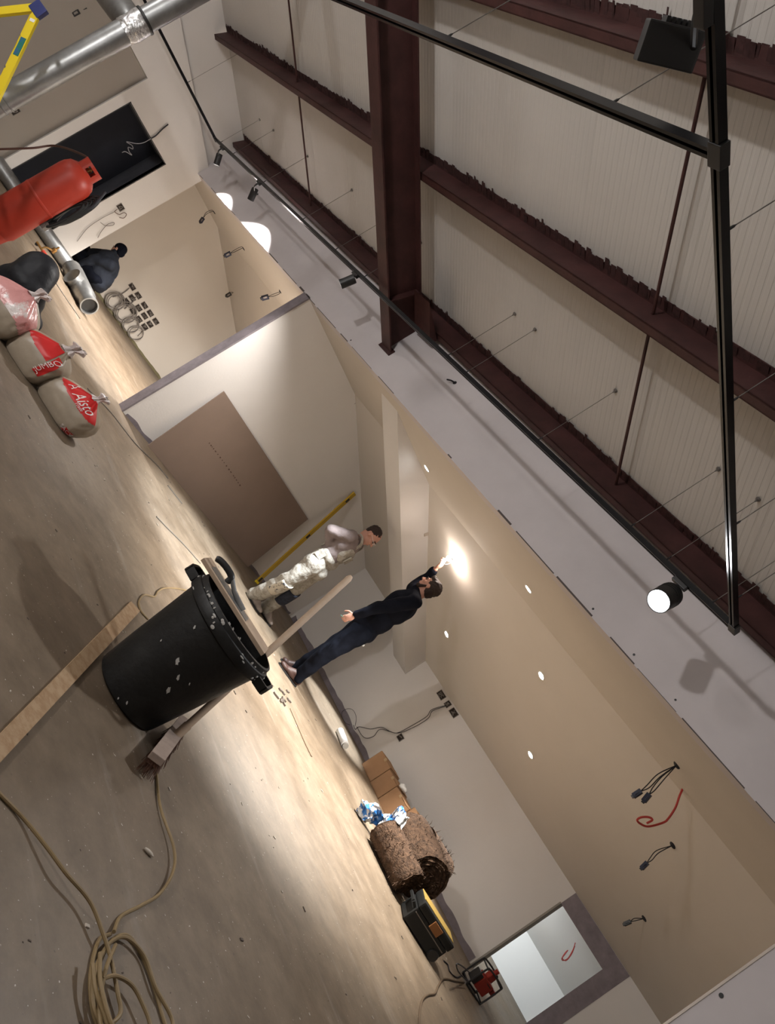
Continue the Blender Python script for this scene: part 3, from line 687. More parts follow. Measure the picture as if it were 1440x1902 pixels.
def strip(name, px, wdt, m, label, cat, z=0.004, h=0.004):
    P = spline([FL(x, y, z) for x, y in px], 6); mb = MB(); vs = []; fs = []
    for i, p in enumerate(P):
        d = (P[min(i+1, len(P)-1)]-P[max(0, i-1)]).normalized(); s_ = d.cross(UZ)*wdt/2
        vs += [p-s_-UZ*h, p+s_-UZ*h, p+s_+UZ*h, p-s_+UZ*h]
        if i: o = (i-1)*4; fs += [(o+k, o+(k+1) % 4, o+4+(k+1) % 4, o+4+k) for k in range(4)]
    fs += [(0, 1, 2, 3), tuple(len(vs)-4+k for k in range(4))]
    return tag(mb.add(vs, fs).build(name, m), label, cat)
GREYM = mat('grey_metal_strip', (0.13, 0.115, 0.10), 0.6)
strip('metal_bead', [(163, 722), (205, 765), (250, 822), (290, 862), (312, 888)], 0.02, GREYM, 'long thin metal bead on the floor from the sand bags', 'metal strip')
strip('metal_rod', [(291, 960), (312, 982), (340, 1010), (372, 1046)], 0.016, GREYM, 'thin grey rod on the floor pointing at the bin', 'rod')
strip('wood_sliver', [(540, 1317), (552, 1345), (566, 1378), (579, 1405)], 0.030, mat('sliver', (0.17, 0.12, 0.08), 0.8), 'thin brown sliver of wood in the pool of light', 'wood scrap')
strip('trim_offcut', [(312, 902), (330, 925), (338, 935)], 0.02, GREYM, 'short dark offcut on the floor by the brown sheet', 'offcut')
# crumbs of plaster on the floor
mb = MB(); md = MB(); rnd = random.Random(21)
for i in range(520):
    x, y = rnd.uniform(-7, 0.3), rnd.uniform(0.7, 8.8); s_ = rnd.choice((0.002, 0.003, 0.004, 0.005, 0.008))*rnd.uniform(0.6, 1.1)
    if math.hypot(x-bc.x, y-bc.y) < 0.3: continue
    a = rnd.uniform(0, 6.28); ex = V((math.cos(a), math.sin(a), 0))
    (mb if rnd.random() < 0.55 else md).obox((x, y, s_*0.3), ex*s_*rnd.uniform(0.8, 2), ex.cross(UZ)*s_*0.7, UZ*s_*0.3)
for i in range(10):
    c = FL(525+rnd.uniform(-14, 14), 1295+rnd.uniform(-14, 14)); a = rnd.uniform(0, 6); ex = V((math.cos(a), math.sin(a), 0))
    md.obox(c+UZ*0.008, ex*rnd.uniform(0.02, 0.045), ex.cross(UZ)*0.012, UZ*0.008)
for o, l, c in ((mb.build('plaster_crumbs', DUST), 'scattered pale plaster crumbs on the concrete', 'debris'), (md.build('dirt_crumbs', DUSTD), 'scattered dark crumbs of dirt on the concrete', 'debris')):
    tag(o, l, c); o['kind'] = 'stuff'
c = FL(277, 1583, 0.008); o = MB().ell(c, LR*0.026+LF*0.01, LF*0.010, UZ*0.008, 9, 5).build('plaster_lump', DUST, None, True)
tag(o, 'small pale plaster lump beside the tan cable', 'debris')
# ================================================================== WHITE TUBE, BOXES, INSULATION, TOOLS along the back wall
a, b = FL(631, 1357, 0.045), FL(641, 1383, 0.045)
t = thing('sealant_cartridge', 'white plastic cartridge lying on the floor by the back wall', 'cartridge', V((a.x, a.y, 0)))
d = (b-a).normalized(); MB().lathe(a, d, [(0.001, 0), (0.038, 0.0), (0.045, 0.01), (0.045, (b-a).length), (0.030, (b-a).length+0.01)], 18).build('barrel', TUBEW, t, True)
MB().lathe(b, d, [(0.036, 0), (0.036, 0.035), (0.001, 0.036)], 16).build('cap', mat('greyish_cap', (0.5, 0.48, 0.44), 0.5), t, True)

def carton(p0, ux, wd, dp, h, label, flaps=True):
    ux = V(ux).normalized(); uy = V((-ux.y, ux.x, 0)); c = V((p0[0], p0[1], 0))+ux*wd/2+uy*dp/2
    t = thing('cardboard_box', label, 'box', c, 'cardboard boxes by the back wall')
    mb = MB(); th = 0.006
    mb.obox(c+UZ*0.006, ux*wd/2, uy*dp/2, UZ*0.004)
    for s_ in (-1, 1):
        mb.obox(c+ux*s_*(wd/2-th/2)+UZ*h/2, ux*th/2, uy*dp/2, UZ*h/2); mb.obox(c+uy*s_*(dp/2-th/2)+UZ*h/2, ux*wd/2, uy*th/2, UZ*h/2)
    mb.build('carton', CARD, t)
    if flaps:
        for s_ in (-1, 1):
            MB().obox(c+ux*s_*(wd/4+0.003)+UZ*(h+0.003+0.004*(s_ > 0)), ux*(wd/4-0.008), uy*dp/2, UZ*0.003).build('flap', CARD, t)
    else:
        MB().obox(c+ux*(wd/2+0.04)+UZ*(h+0.02), ux*0.045, uy*dp/2, UZ*0.003).build('flap', CARD, t)
    MB().obox(c-uy*(dp/2+0.0008)+UZ*h*0.98, ux*0.02, uy*0.0006, UZ*0.02*h/0.3).build('tape', mat('tape', (0.36, 0.25, 0.14), 0.4), t)
    return t
carton((-4.55, 8.82), (1, -0.25, 0), 0.30, 0.26, 0.29, 'cardboard box, leftmost by the grey foot strip')
carton((-4.25, 8.74), (1, -0.28, 0), 0.27, 0.28, 0.27, 'cardboard box, second from the left in the row')
carton((-3.98, 8.66), (1, -0.3, 0), 0.29, 0.28, 0.26, 'cardboard box, third in the row with paper on top')
carton((-3.66, 8.66), (1, -0.35, 0), 0.40, 0.34, 0.33, 'cardboard box half hidden behind the insulation wrap', False)
mb = MB(); c = V((-3.98, 8.78, 0.305))
mb.ell(c, V((0.06, 0, 0)), V((0, 0.04, 0)), V((0, 0, 0.03)), 10, 6); o = mb.build('crumpled_paper', TUBEW, None, True); crumple(o, 0.03, 22)
tag(o, 'scrap of crumpled white paper on a cardboard box', 'paper')

def wool_roll(p, q, r, label, seed, squash=1.0, spiral=True):
    p, q = V(p), V(q); d = (q-p).normalized(); a = d.cross(UZ).normalized(); b = a.cross(d).normalized(); L = (q-p).length
    t = thing('insulation_roll', label, 'insulation', V(((p+q)/2).xy.to_3d()), 'brown mineral wool rolls')
    mb = MB(); n = 44; k = 26; P = []
    for i in range(k+1):
        u = i/k
        for j in range(n):
            ph = 2*math.pi*j/n; base = p+d*(L*u); nn = noise.noise(V((math.cos(ph)*2.2, math.sin(ph)*2.2, u*4+seed)))*0.09+noise.noise(V((math.cos(ph)*7, math.sin(ph)*7, u*14+seed)))*0.05
            rr = r*(1+nn)*(0.93 if i in (0, k) else 1)
            P.append(base+a*math.cos(ph)*rr+b*math.sin(ph)*rr*squash)
    fs = [(i*n+j, i*n+(j+1) % n, (i+1)*n+(j+1) % n, (i+1)*n+j) for i in range(k) for j in range(n)]
    P2 = [x if x.z > 0.004 else V((x.x, x.y, 0.004)) for x in P]
    mb.add(P2, fs)
    for end, s_ in ((p, -1), (q, 1)):
        # spiral end face: layered rings stepping in and out
        off = len(mb.v); m_ = 12; Q = []
        for i in range(m_+1):
            for j in range(n):
                ph = 2*math.pi*j/n; rr = r*0.93*(1-i/m_)+0.002; wob = noise.noise(V((math.cos(ph)*rr*22, math.sin(ph)*rr*22, seed+s_)))*0.02+(0.012 if ((i+j/n) % 2) < 1 else -0.008)
                x = end+d*s_*wob+a*math.cos(ph)*rr+b*math.sin(ph)*rr*squash; Q.append(x if x.z > 0.004 else V((x.x, x.y, 0.004)))
        mb.add(Q, [(i*n+j, i*n+(j+1) % n, (i+1)*n+(j+1) % n, (i+1)*n+j) for i in range(m_) for j in range(n)])
    mb.build('wool', WOOL, t, True)
    rnd = random.Random(seed); fb = MB()
    for i in range(260):
        u = rnd.random(); ph = rnd.uniform(0, 6.283); o = p+d*(L*u)+(a*math.cos(ph)+b*math.sin(ph)*squash)*r*0.97
        if rnd.random() < 0.35: rr = r*rnd.random(); o = q+d*0.01+(a*math.cos(ph)+b*math.sin(ph)*squash)*rr
        e_ = o+(a*math.cos(ph)+b*math.sin(ph)+d*rnd.uniform(-1, 1)+UZ*rnd.uniform(-.5, .5))*rnd.uniform(0.015, 0.045)
        if min(o.z, e_.z) < 0.004: continue
        fb.tube([o, (o+e_)/2+V((rnd.uniform(-.01, .01), rnd.uniform(-.01, .01), rnd.uniform(-.01, .01))), e_], [0.004, 0.003, 0.001], 3, False)
    o = fb.build('loose_fibres', WOOL, t); o['kind'] = 'stuff'
    return t
wool_roll(FL(714, 1543, 0.16), FL(760, 1640, 0.15), 0.155, 'flattened brown insulation roll in front, wrapped at one end', 3, 0.95)
wool_roll(FL(757, 1548, 0.25), FL(790, 1632, 0.25), 0.235, 'brown insulation roll showing its spiral end by the toolbox', 9)
wool_roll(FL(790, 1556, 0.38), FL(822, 1610, 0.34), 0.15, 'brown insulation roll resting highest at the wall', 15, 0.8)
def wrap(c, size, axes, label, seed):
    a, b = V(axes[0]).normalized(), V(axes[1]); b = (b-a*b.dot(a)).normalized(); n = a.cross(b); mb = MB(); k = 22; vs = []
    for layer in (0, 1):
        for j in range(k+1):
            for i in range(k+1):
                u, v = i/k-0.5, j/k-0.5; q = 0.10*noise.noise(V((u*3.2, v*3.2, seed)))+0.05*noise.noise(V((u*9, v*9, seed+2)))-0.5*(u*u+v*v)*size[0]
                e_ = 1+0.35*noise.noise(V((math.atan2(v, u)*1.5, seed, 0)))
                vs.append(c+a*u*size[0]*e_+b*v*size[1]*e_+n*(q+0.003*layer))
    m_ = k+1; fs = [(L*m_*m_+j*m_+i, L*m_*m_+j*m_+i+1, L*m_*m_+(j+1)*m_+i+1, L*m_*m_+(j+1)*m_+i) for L in (0, 1) for j in range(k) for i in range(k)]
    o = mb.add(vs, fs).build('plastic_wrap', WRAP, None, True)
    data = [(v.co.copy(), v.normal.copy()) for v in o.data.vertices]
    for v, (c_, n_) in zip(o.data.vertices, data):
        q_ = c_; v.co = V((q_.x, q_.y, max(q_.z, 0.005)))
    tag(o, label, 'wrapping')
wrap(FL(690, 1518, 0.10), (0.30, 0.24), (LR*0.8+UZ*0.5, UZ*0.75-LF*0.4), 'blue and white plastic wrapping torn off the front roll', 1)
wrap(FL(733, 1528, 0.28), (0.15, 0.26), (LR*0.9+UZ*0.2, UZ*0.9-LF*0.2), 'scrap of blue and white wrapping between boxes and rolls', 4)
# toolbox
ta, tb = FL(747, 1706), FL(800, 1790); d = (tb-ta).normalized(); s_ = V((-d.y, d.x, 0)); s_ = s_ if s_.dot(LF) > 0 else -s_
L = (tb-ta).length; c = (ta+tb)/2+s_*0.13
t = thing('toolbox', 'long black and yellow toolbox on the floor', 'toolbox', V((c.x, c.y, 0)))
MB().obox(c+UZ*0.085, d*L/2, s_*0.13, UZ*0.075).build('body', TOOLBOX, t, bevel=0.015)
MB().obox(c+UZ*0.198, d*L/2*1.02, s_*0.135, UZ*0.036).build('lid', TOOLBOX, t, bevel=0.018)
MB().obox(c+UZ*0.232+s_*0.03, d*L/2*0.98, s_*0.10, UZ*0.008).build('lid_inlay', TOOLYEL, t, bevel=0.004)
for k in (0.02,): MB().obox(c+d*L*k-s_*0.136+UZ*0.185, d*0.055, s_*0.010, UZ*0.036).build('latch', TOOLORG, t, bevel=0.004)
MB().obox(c-s_*0.131+UZ*0.125, d*L*0.46, s_*0.004, UZ*0.004).build('ridge', GREYM, t)
hd = MB(); e_ = c-d*(L/2+0.0)
for p, q in ((e_+s_*0.09+UZ*0.13, e_-d*0.05+s_*0.09+UZ*0.15), (e_-d*0.05+s_*0.09+UZ*0.15, e_-d*0.05-s_*0.09+UZ*0.15), (e_-d*0.05-s_*0.09+UZ*0.15, e_-s_*0.09+UZ*0.13)): hd.bar(p, q, 0.025, 0.025)
hd.build('end_handle', TOOLBOX, t, bevel=0.004)
for s2 in (-1, 1): MB().lathe(c+d*(L/2-0.05)+s_*s2*0.135+UZ*0.05-s_*0.015, s_, [(0.001, 0), (0.045, 0.0), (0.05, 0.008), (0.05, 0.022), (0.045, 0.03), (0.001, 0.03)], 18).build('wheel', BLACK, t, True)
# caulking gun / drill on the floor
c = FL(806, 1705, 0.03); d = (FL(815, 1717)-FL(797, 1692)).normalized()
t = thing('cordless_drill', 'dark cordless drill lying beyond the toolbox', 'drill', V((c.x, c.y, 0)))
MB().tube([c-d*0.05, c+d*0.10, c+d*0.15, c+d*0.21], [0.034, 0.036, 0.025, 0.018], 12).build('motor_body', TOOLBOX, t, True)
s_ = d.cross(UZ).normalized(); s_ = s_ if s_.dot(LF) > 0 else -s_
MB().tube([c-d*0.02, c+s_*0.10-d*0.04, c+s_*0.15-d*0.05], [0.024, 0.02, 0.024], 10).build('grip', TOOLBOX, t, True)
MB().obox(c+s_*0.17-d*0.05, d*0.045, s_*0.025, UZ*0.028).build('battery', BLACK, t, bevel=0.004)
# red machine in a tube frame (portable transformer) and its leads
g = FL(877, 1845); t = thing('site_transformer', 'red portable power unit in a black tube frame by the doorway', 'power unit', g)
f1, f2 = (FL(893, 1862)-FL(866, 1822)).normalized(), None; f2 = V((-f1.y, f1.x, 0)); f2 = f2 if f2.dot(LF) > 0 else -f2
g2 = g+f2*0.0608
for s_ in (-1, 1):
    o_ = g2+f2*s_*0.0760
    fr = [o_-f1*0.1292+UZ*0.0152, o_-f1*0.1292+UZ*0.2280, o_-f1*0.0988+UZ*0.2660, o_+f1*0.0988+UZ*0.2660, o_+f1*0.1292+UZ*0.2280, o_+f1*0.1292+UZ*0.0152, o_+f1*0.0988+UZ*0.0091, o_-f1*0.0988+UZ*0.0091, o_-f1*0.1292+UZ*0.0152]
    MB().tube(spline(fr, 4), 0.0095, 8).build('frame_hoop', BLACK, t, True)
for k in (-0.114, 0.114):
    for z in (0.023, 0.25): MB().tube([g2+f1*k-f2*0.0760+UZ*z, g2+f1*k+f2*0.0760+UZ*z], 0.008, 8).build('cross_tube', BLACK, t, True)
MB().obox(g2+UZ*0.1216+f1*0.0228, f1*0.0760, f2*0.0608, UZ*0.0684).build('housing', GENRED, t, bevel=0.012)
MB().obox(g2+UZ*0.2280+f1*0.0152, f1*0.0342, f2*0.0380, UZ*0.0380).build('tank', GENRED, t, bevel=0.012)
MB().lathe(g2+UZ*0.2660+f1*0.0152, UZ, [(0.023, 0), (0.023, 0.045), (0.001, 0.047)], 14).build('filler_cap', GENRED, t, True)
MB().obox(g2+UZ*0.1140-f1*0.0836, f1*0.0266, f2*0.0532, UZ*0.0608).build('motor', BLACK, t, bevel=0.01)
MB().obox(g2+UZ*0.1520+f1*0.1520, f1*0.0266, f2*0.0380, UZ*0.0266).build('socket_outlet', GENRED, t, bevel=0.006)
for k in (-0.02, 0.02): MB().obox(g2+UZ*0.1672+f1*0.0380-f2*0.0631, f1*0.0304, f2*0.0023, UZ*0.0038).build('vent_slot', BLACK, t)
tag(MB().tube(spline(fpath([(862, 1825), (845, 1822), (825, 1818), (815, 1830), (808, 1845), (795, 1848), (785, 1857), (780, 1880), (778, 1915)])), 0.008, 8).build('power_lead', mat('brown_lead', (0.09, 0.06, 0.035), 0.6), None, True), 'dark lead running from the red power unit out of view', 'cable')
tag(MB().tube(spline(fpath([(825, 1785), (832, 1792), (836, 1805), (848, 1815), (858, 1812)])), 0.006, 8).build('tool_lead', DARKWIRE, None, True), 'thin dark lead between toolbox and red power unit', 'cable')
pth = [FL(868, 1822, 0.05), FL(852, 1805, 0.10), FL(849, 1790, 0.16), FL(862, 1797, 0.12), FL(872, 1806, 0.06), FL(876, 1812, 0.01)]
tag(MB().tube(spline(pth), 0.006, 8).build('looped_lead', DARKWIRE, None, True), 'dark looped lead standing up behind the red power unit', 'cable')
# ================================================================== LEFT SIDE: cylinder, flue, ducts, ladder, bags
cc = V((-8.03, 2.69, 0)); 
t = thing('gas_cylinder', 'tall red propane gas cylinder standing at the left', 'gas cylinder', cc)
R_ = 0.187
prof = [(0.001, 0.10), (0.10, 0.09), (0.165, 0.085), (R_, 0.14), (R_, 0.91), (R_*0.97, 0.96), (R_*0.86, 1.015), (R_*0.62, 1.055), (R_*0.3, 1.075), (0.03, 1.08)]
MB().lathe(cc, UZ, prof, 40).build('shell', REDPAINT, t, True)
MB().lathe(cc, UZ, [(0.150, 0.0), (0.158, 0.0), (0.170, 0.11), (0.160, 0.11)], 36, False).build('foot_ring', REDPAINT, t, True)
MB().lathe(cc, UZ, [(R_+0.001, 0.55), (R_+0.003, 0.555), (R_+0.003, 0.575), (R_+0.001, 0.58)], 40, False).build('weld_band', REDPAINT, t, True)
# guard collar: two curved plates with hand holes
mb = MB(); n = 30
for j in range(n):
    a0, a1 = 2*math.pi*j/n, 2*math.pi*(j+1)/n
    for (z0, z1, cond) in ((1.03, 1.075, True), (1.075, 1.13, ((j+1) % 15) not in (13, 14, 0, 1)), (1.13, 1.16, True)):
        if not cond: continue
        P = []
        for a in (a0, a1):
            for r in (0.100, 0.108):
                for z in (z0, z1): P.append(cc+V((math.cos(a)*r, math.sin(a)*r, z)))
        mb.add(P, [(0, 1, 3, 2), (4, 6, 7, 5), (0, 4, 5, 1), (2, 3, 7, 6), (1, 5, 7, 3), (0, 2, 6, 4)])
lab(mb.build('guard_collar', REDPAINT, t, True), 'red collar with hand holes')
v_ = MB().lathe(cc, UZ, [(0.022, 1.07), (0.022, 1.11), (0.014, 1.115), (0.014, 1.13), (0.03, 1.132), (0.03, 1.145), (0.001, 1.146)], 14).build('valve', BRASS, t, True)
MB().tube([cc+UZ*1.10, cc+UZ*1.10-LR*0.07], 0.014, 10).build('outlet', BRASS, v_, True)
hose = [cc+UZ*1.10-LR*0.07, cc+UZ*1.14-LR*0.14, J(105, 271, 8.1), J(60, 275, 8.1), J(0, 277, 8.1), J(-60, 279, 8.1)]
tag(MB().tube(spline(hose, 8), 0.011, 8).build('gas_hose', mat('brown_hose', (0.07, 0.03, 0.022), 0.6), None, True), 'dark gas hose running from the red cylinder valve out of view', 'hose')
# gas heater lump strapped to the right of the cylinder
g = cc+LR*0.215+LF*0.08
t = thing('hose_bundle', 'dusty black bundle of hose strapped beside the red cylinder', 'hose', g+UZ*0.0)
mb = MB(); rnd = random.Random(8)
for k in range(5):
    pts = [g+LR*0.05*math.cos(a)*(0.8+0.1*k)+LF*(0.01*k-0.02)+UZ*(0.68+0.03*k+0.20*math.sin(a)*(1+0.05*k)) for a in [i*2*math.pi/10 for i in range(11)]]
    MB().tube(spline(pts, 5), 0.016, 8).build('coil_turn', TOOLBOX, t, True)
MB().obox(g+UZ*0.47-LR*0.02, LR*0.03, LF*0.035, UZ*0.04).build('clamp', GREYM, t, bevel=0.006)
MB().tube(spline([g+UZ*0.80, g+UZ*0.92+LR*0.05, g+UZ*1.04+LR*0.02, g+UZ*1.12-LR*0.01]), 0.014, 8).build('hose_end', DARKWIRE, t, True)
# vertical flue with its branch
f0 = CAM+ray(200, 77)*7.0; fx = V((f0.x, f0.y, 0)); FR = 0.112
t = thing('flue_pipe', 'silver metal flue pipe standing upright at the upper left', 'flue', fx)
zj = PL(252, 48, 'x', f0.x).z; zl = PL(8, 193, 'x', f0.x).z
MB().lathe(fx, UZ, [(FR, 0.0), (FR, zj-0.10)], 32).build('lower_length', GALV, t, True)
MB().lathe(fx, UZ, [(FR*0.97, zj+0.06), (FR*0.97, roofz(f0.y)-0.06)], 32).build('upper_length', GALV, t, True)
o = MB().lathe(fx, UZ, [(FR*1.03, zj-0.12), (FR*1.08, zj-0.09), (FR*1.06, zj-0.02), (FR*1.09, zj+0.05), (FR*1.03, zj+0.09)], 48).build('foil_joint', FOIL, t, True); crumple(o, 0.012, 18)
MB().lathe(fx, UZ, [(FR*1.10, zj+0.085), (FR*1.12, zj+0.09), (FR*1.12, zj+0.105), (FR*1.10, zj+0.11)], 32).build('black_clamp', BLACK, t, True)
for k in (-0.03, 0.03): MB().lathe(fx, UZ, [(FR*1.01, zl+k-0.008), (FR*1.06, zl+k-0.004), (FR*1.06, zl+k+0.004), (FR*1.01, zl+k+0.008)], 32).build('seam_ring', GALV, t, True)
MB().lathe(fx, UZ, [(FR*1.6, 0.0), (FR*1.6, 0.02), (FR*1.1, 0.05), (FR, 0.06)], 32).build('base_collar', GALV, t, True)
# sheet-metal branch running up and away from the joint
bj = fx+UZ*(zj-0.02); be = J(196, -20, 7.5)
bd_ = (be-bj).normalized()
MB().tube([bj+bd_*0.06, bj+bd_*0.14, be, be+bd_*0.5], [0.10, 0.13, 0.135, 0.135], 24).build('branch', GALV, t, True)
q = J(168, 78, 7.1)
MB().tube([bj-UZ*0.06, q, fx+UZ*(q.z-0.25)], [0.012, 0.014, 0.012], 8).build('stay', GALV, t, True)
# duct lengths on the floor
pA, pB = V((-11.715, 3.10, 0.102)), PL(126, 492, 'z', 0.102)
pA = V((-11.70, 3.40, 0.102)); dirp = (pB-pA).normalized(); pA = pA-dirp*0.14
t = thing('spiral_duct', 'galvanised spiral duct lying along the left wall', 'duct', V(((pA+pB)/2).xy.to_3d()))
MB().lathe(pA, dirp, [(0.093, 0), (0.1, 0.0), (0.1, (pB-pA).length), (0.093, (pB-pA).length)], 30, False).lathe(pA, dirp, [(0.093, 0.0), (0.093, (pB-pA).length)], 30, False).build('pipe', GALV, t, True)
n = 12; LL = (pB-pA).length; a, b = frame(dirp)
MB().tube([pA+dirp*(LL*i/(n*20))+(a*math.cos(i*math.pi/10)+b*math.sin(i*math.pi/10))*0.1005 for i in range(n*20+1)], 0.0028, 5).build('spiral_seam', GALV, t)
e0, e1 = PL(114, 493, 'z', 0.11), PL(163, 571, 'z', 0.10); e0 = pB+(e1-pB)*0.10
dt = (e1-e0).normalized(); LL = (e1-e0).length
t = thing('duct_tee', 'galvanised tee fitting on the floor with an open dark mouth', 'duct', V(((e0+e1)/2).xy.to_3d()))
rT = 0.122
MB().lathe(e0+UZ*0.026, dt, [(rT*0.93, 0), (rT, 0.02), (rT, LL*0.14), (rT*1.07, LL*0.15), (rT*1.07, LL*0.80), (rT*0.9, LL*0.86), (rT*0.9, LL*0.93), (rT*0.98, LL*0.94), (rT*0.98, LL), (rT*0.84, LL), (rT*0.84, LL*0.6), (0.001, LL*0.6)], 32).build('run', GALV, t, True)
bdv = (dt.cross(UZ)); bdv = bdv if bdv.dot(CAM-e0) > 0 else -bdv
m_ = e0+dt*LL*0.5
MB().lathe(m_+UZ*0.026, bdv, [(rT*0.95, 0), (rT*0.95, 0.17), (rT*1.0, 0.175), (rT*1.0, 0.19), (rT*0.9, 0.19), (0.001, 0.12)], 28).build('branch', GALV, t, True)
MB().lathe(e0+dt*LL*0.955+UZ*0.026, dt, [(rT*0.83, 0), (0.001, 0.001)], 24).build('dark_mouth', BLACK, t)
# gas torch by the duct
g0, g1 = FL(105, 508, 0.05), FL(84, 474, 0.06)
t = thing('gas_torch', 'red handled brass gas torch on the floor by the duct', 'torch', V(((g0+g1)/2).xy.to_3d()))
d = (g1-g0).normalized()
MB().tube([g0, g0+d*0.12, g0+d*0.3], [0.022, 0.03, 0.026], 10).build('handle', REDPAINT, t, True)
MB().tube([g0+d*0.3, g0+d*0.42], [0.014, 0.014], 8).build('neck', BRASS, t, True)
s_ = d.cross(UZ); s_ = s_ if s_.dot(LF) > 0 else -s_
MB().tube(spline([g0+d*0.33, g0+d*0.34+s_*0.12+UZ*0.05, g0+d*0.30+s_*0.26+UZ*0.08]), 0.012, 8).build('brass_branch', BRASS, t, True)
MB().lathe(g0+d*0.30+s_*0.26+UZ*0.06, UZ, [(0.03, 0), (0.035, 0.02), (0.03, 0.06), (0.012, 0.07), (0.012, 0.11)], 12).build('regulator', BRASS, t, True)
MB().lathe(g0+d*0.40-UZ*0.02, s_, [(0.02, 0), (0.02, 0.05)], 10).build('nozzle', BLACK, t, True)
strip('floor_rod', [(96, 512), (110, 535), (128, 562), (149, 592)], 0.02, GREYM, 'thin dark rod on the floor beside the duct tee', 'rod')
# yellow stepladder (side on)
ap = CAM+ray(74, 14)*6.0; rw = ray(74, 14); rw.z = 0; rw.normalize(); zf = ap.z
fA = J(0, 168, 6.0); fB = J(0, 22, 6.0)
dA = (fA-ap).normalized(); dB = (fB-ap).normalized()
footA = ap+dA*(-zf/dA.z); footB = ap+dB*(-zf/dB.z)
base = (footA+footB)/2; base.z = 0
t = thing('stepladder', 'yellow fibreglass stepladder with blue top cap at the upper left', 'ladder', base)
nn = (dA.cross(dB)).normalized()
for k, w_ in ((0, 0.0), (1, 0.46)):
    for (f, nm) in ((footA, 'front_stile'), (footB, 'rear_stile')):
        o = rw*w_; d = (f-ap).normalized(); s_ = nn.cross(d).normalized()
        mb = MB(); mb.bar(ap+o+d*0.03, f+o-d*0.012, 0.03, 0.060, s_); so = mb.build(nm, YELLOW, t)
        MB().bar(f+o-d*0.05, f+o, 0.036, 0.068, s_).build('foot', BLACK, t)
        if k == 0 and nm == 'front_stile':
            c = ap+d*(J(41, 90, 6.0)-ap).length; n2 = (CAM-c).normalized()
            n2 = nn if nn.dot(CAM-c) > 0 else -nn
            lab(MB().obox(c+n2*0.016, d*0.075, s_*0.022, n2*0.001).build('maker_label', GREENLBL, so), 'green and blue sticker')
            MB().obox(ap+d*0.12+n2*0.016, d*0.012, s_*0.02, n2*0.001).build('white_sticker', TUBEW, so)
for k in range(1, 6):
    p = ap+(footA-ap)*(k/6.2); MB().obox(p+rw*0.23+UZ*0.0, (footA-ap).cross(rw).normalized()*0.012, rw*0.22, V((LR.x, LR.y, 0))*0.04).build('tread', GREYM, t)
for k in (0.45, 0.8): MB().tube([ap+(footB-ap)*k, ap+(footB-ap)*k+rw*0.46], 0.012, 8).build('brace', GALV, t, True)
for w_ in (0.0, 0.46): MB().obox(ap+rw*w_+dA*0.02, (dA+dB).normalized()*0.05, nn*0.022, ((dA-dB).normalized())*0.058).build('top_cap', BLUEPL, t, bevel=0.008)
MB().obox(ap+rw*0.23-UZ*0.0, rw*0.23, LR*0.05, UZ*0.012).build('top_platform', BLUEPL, t)
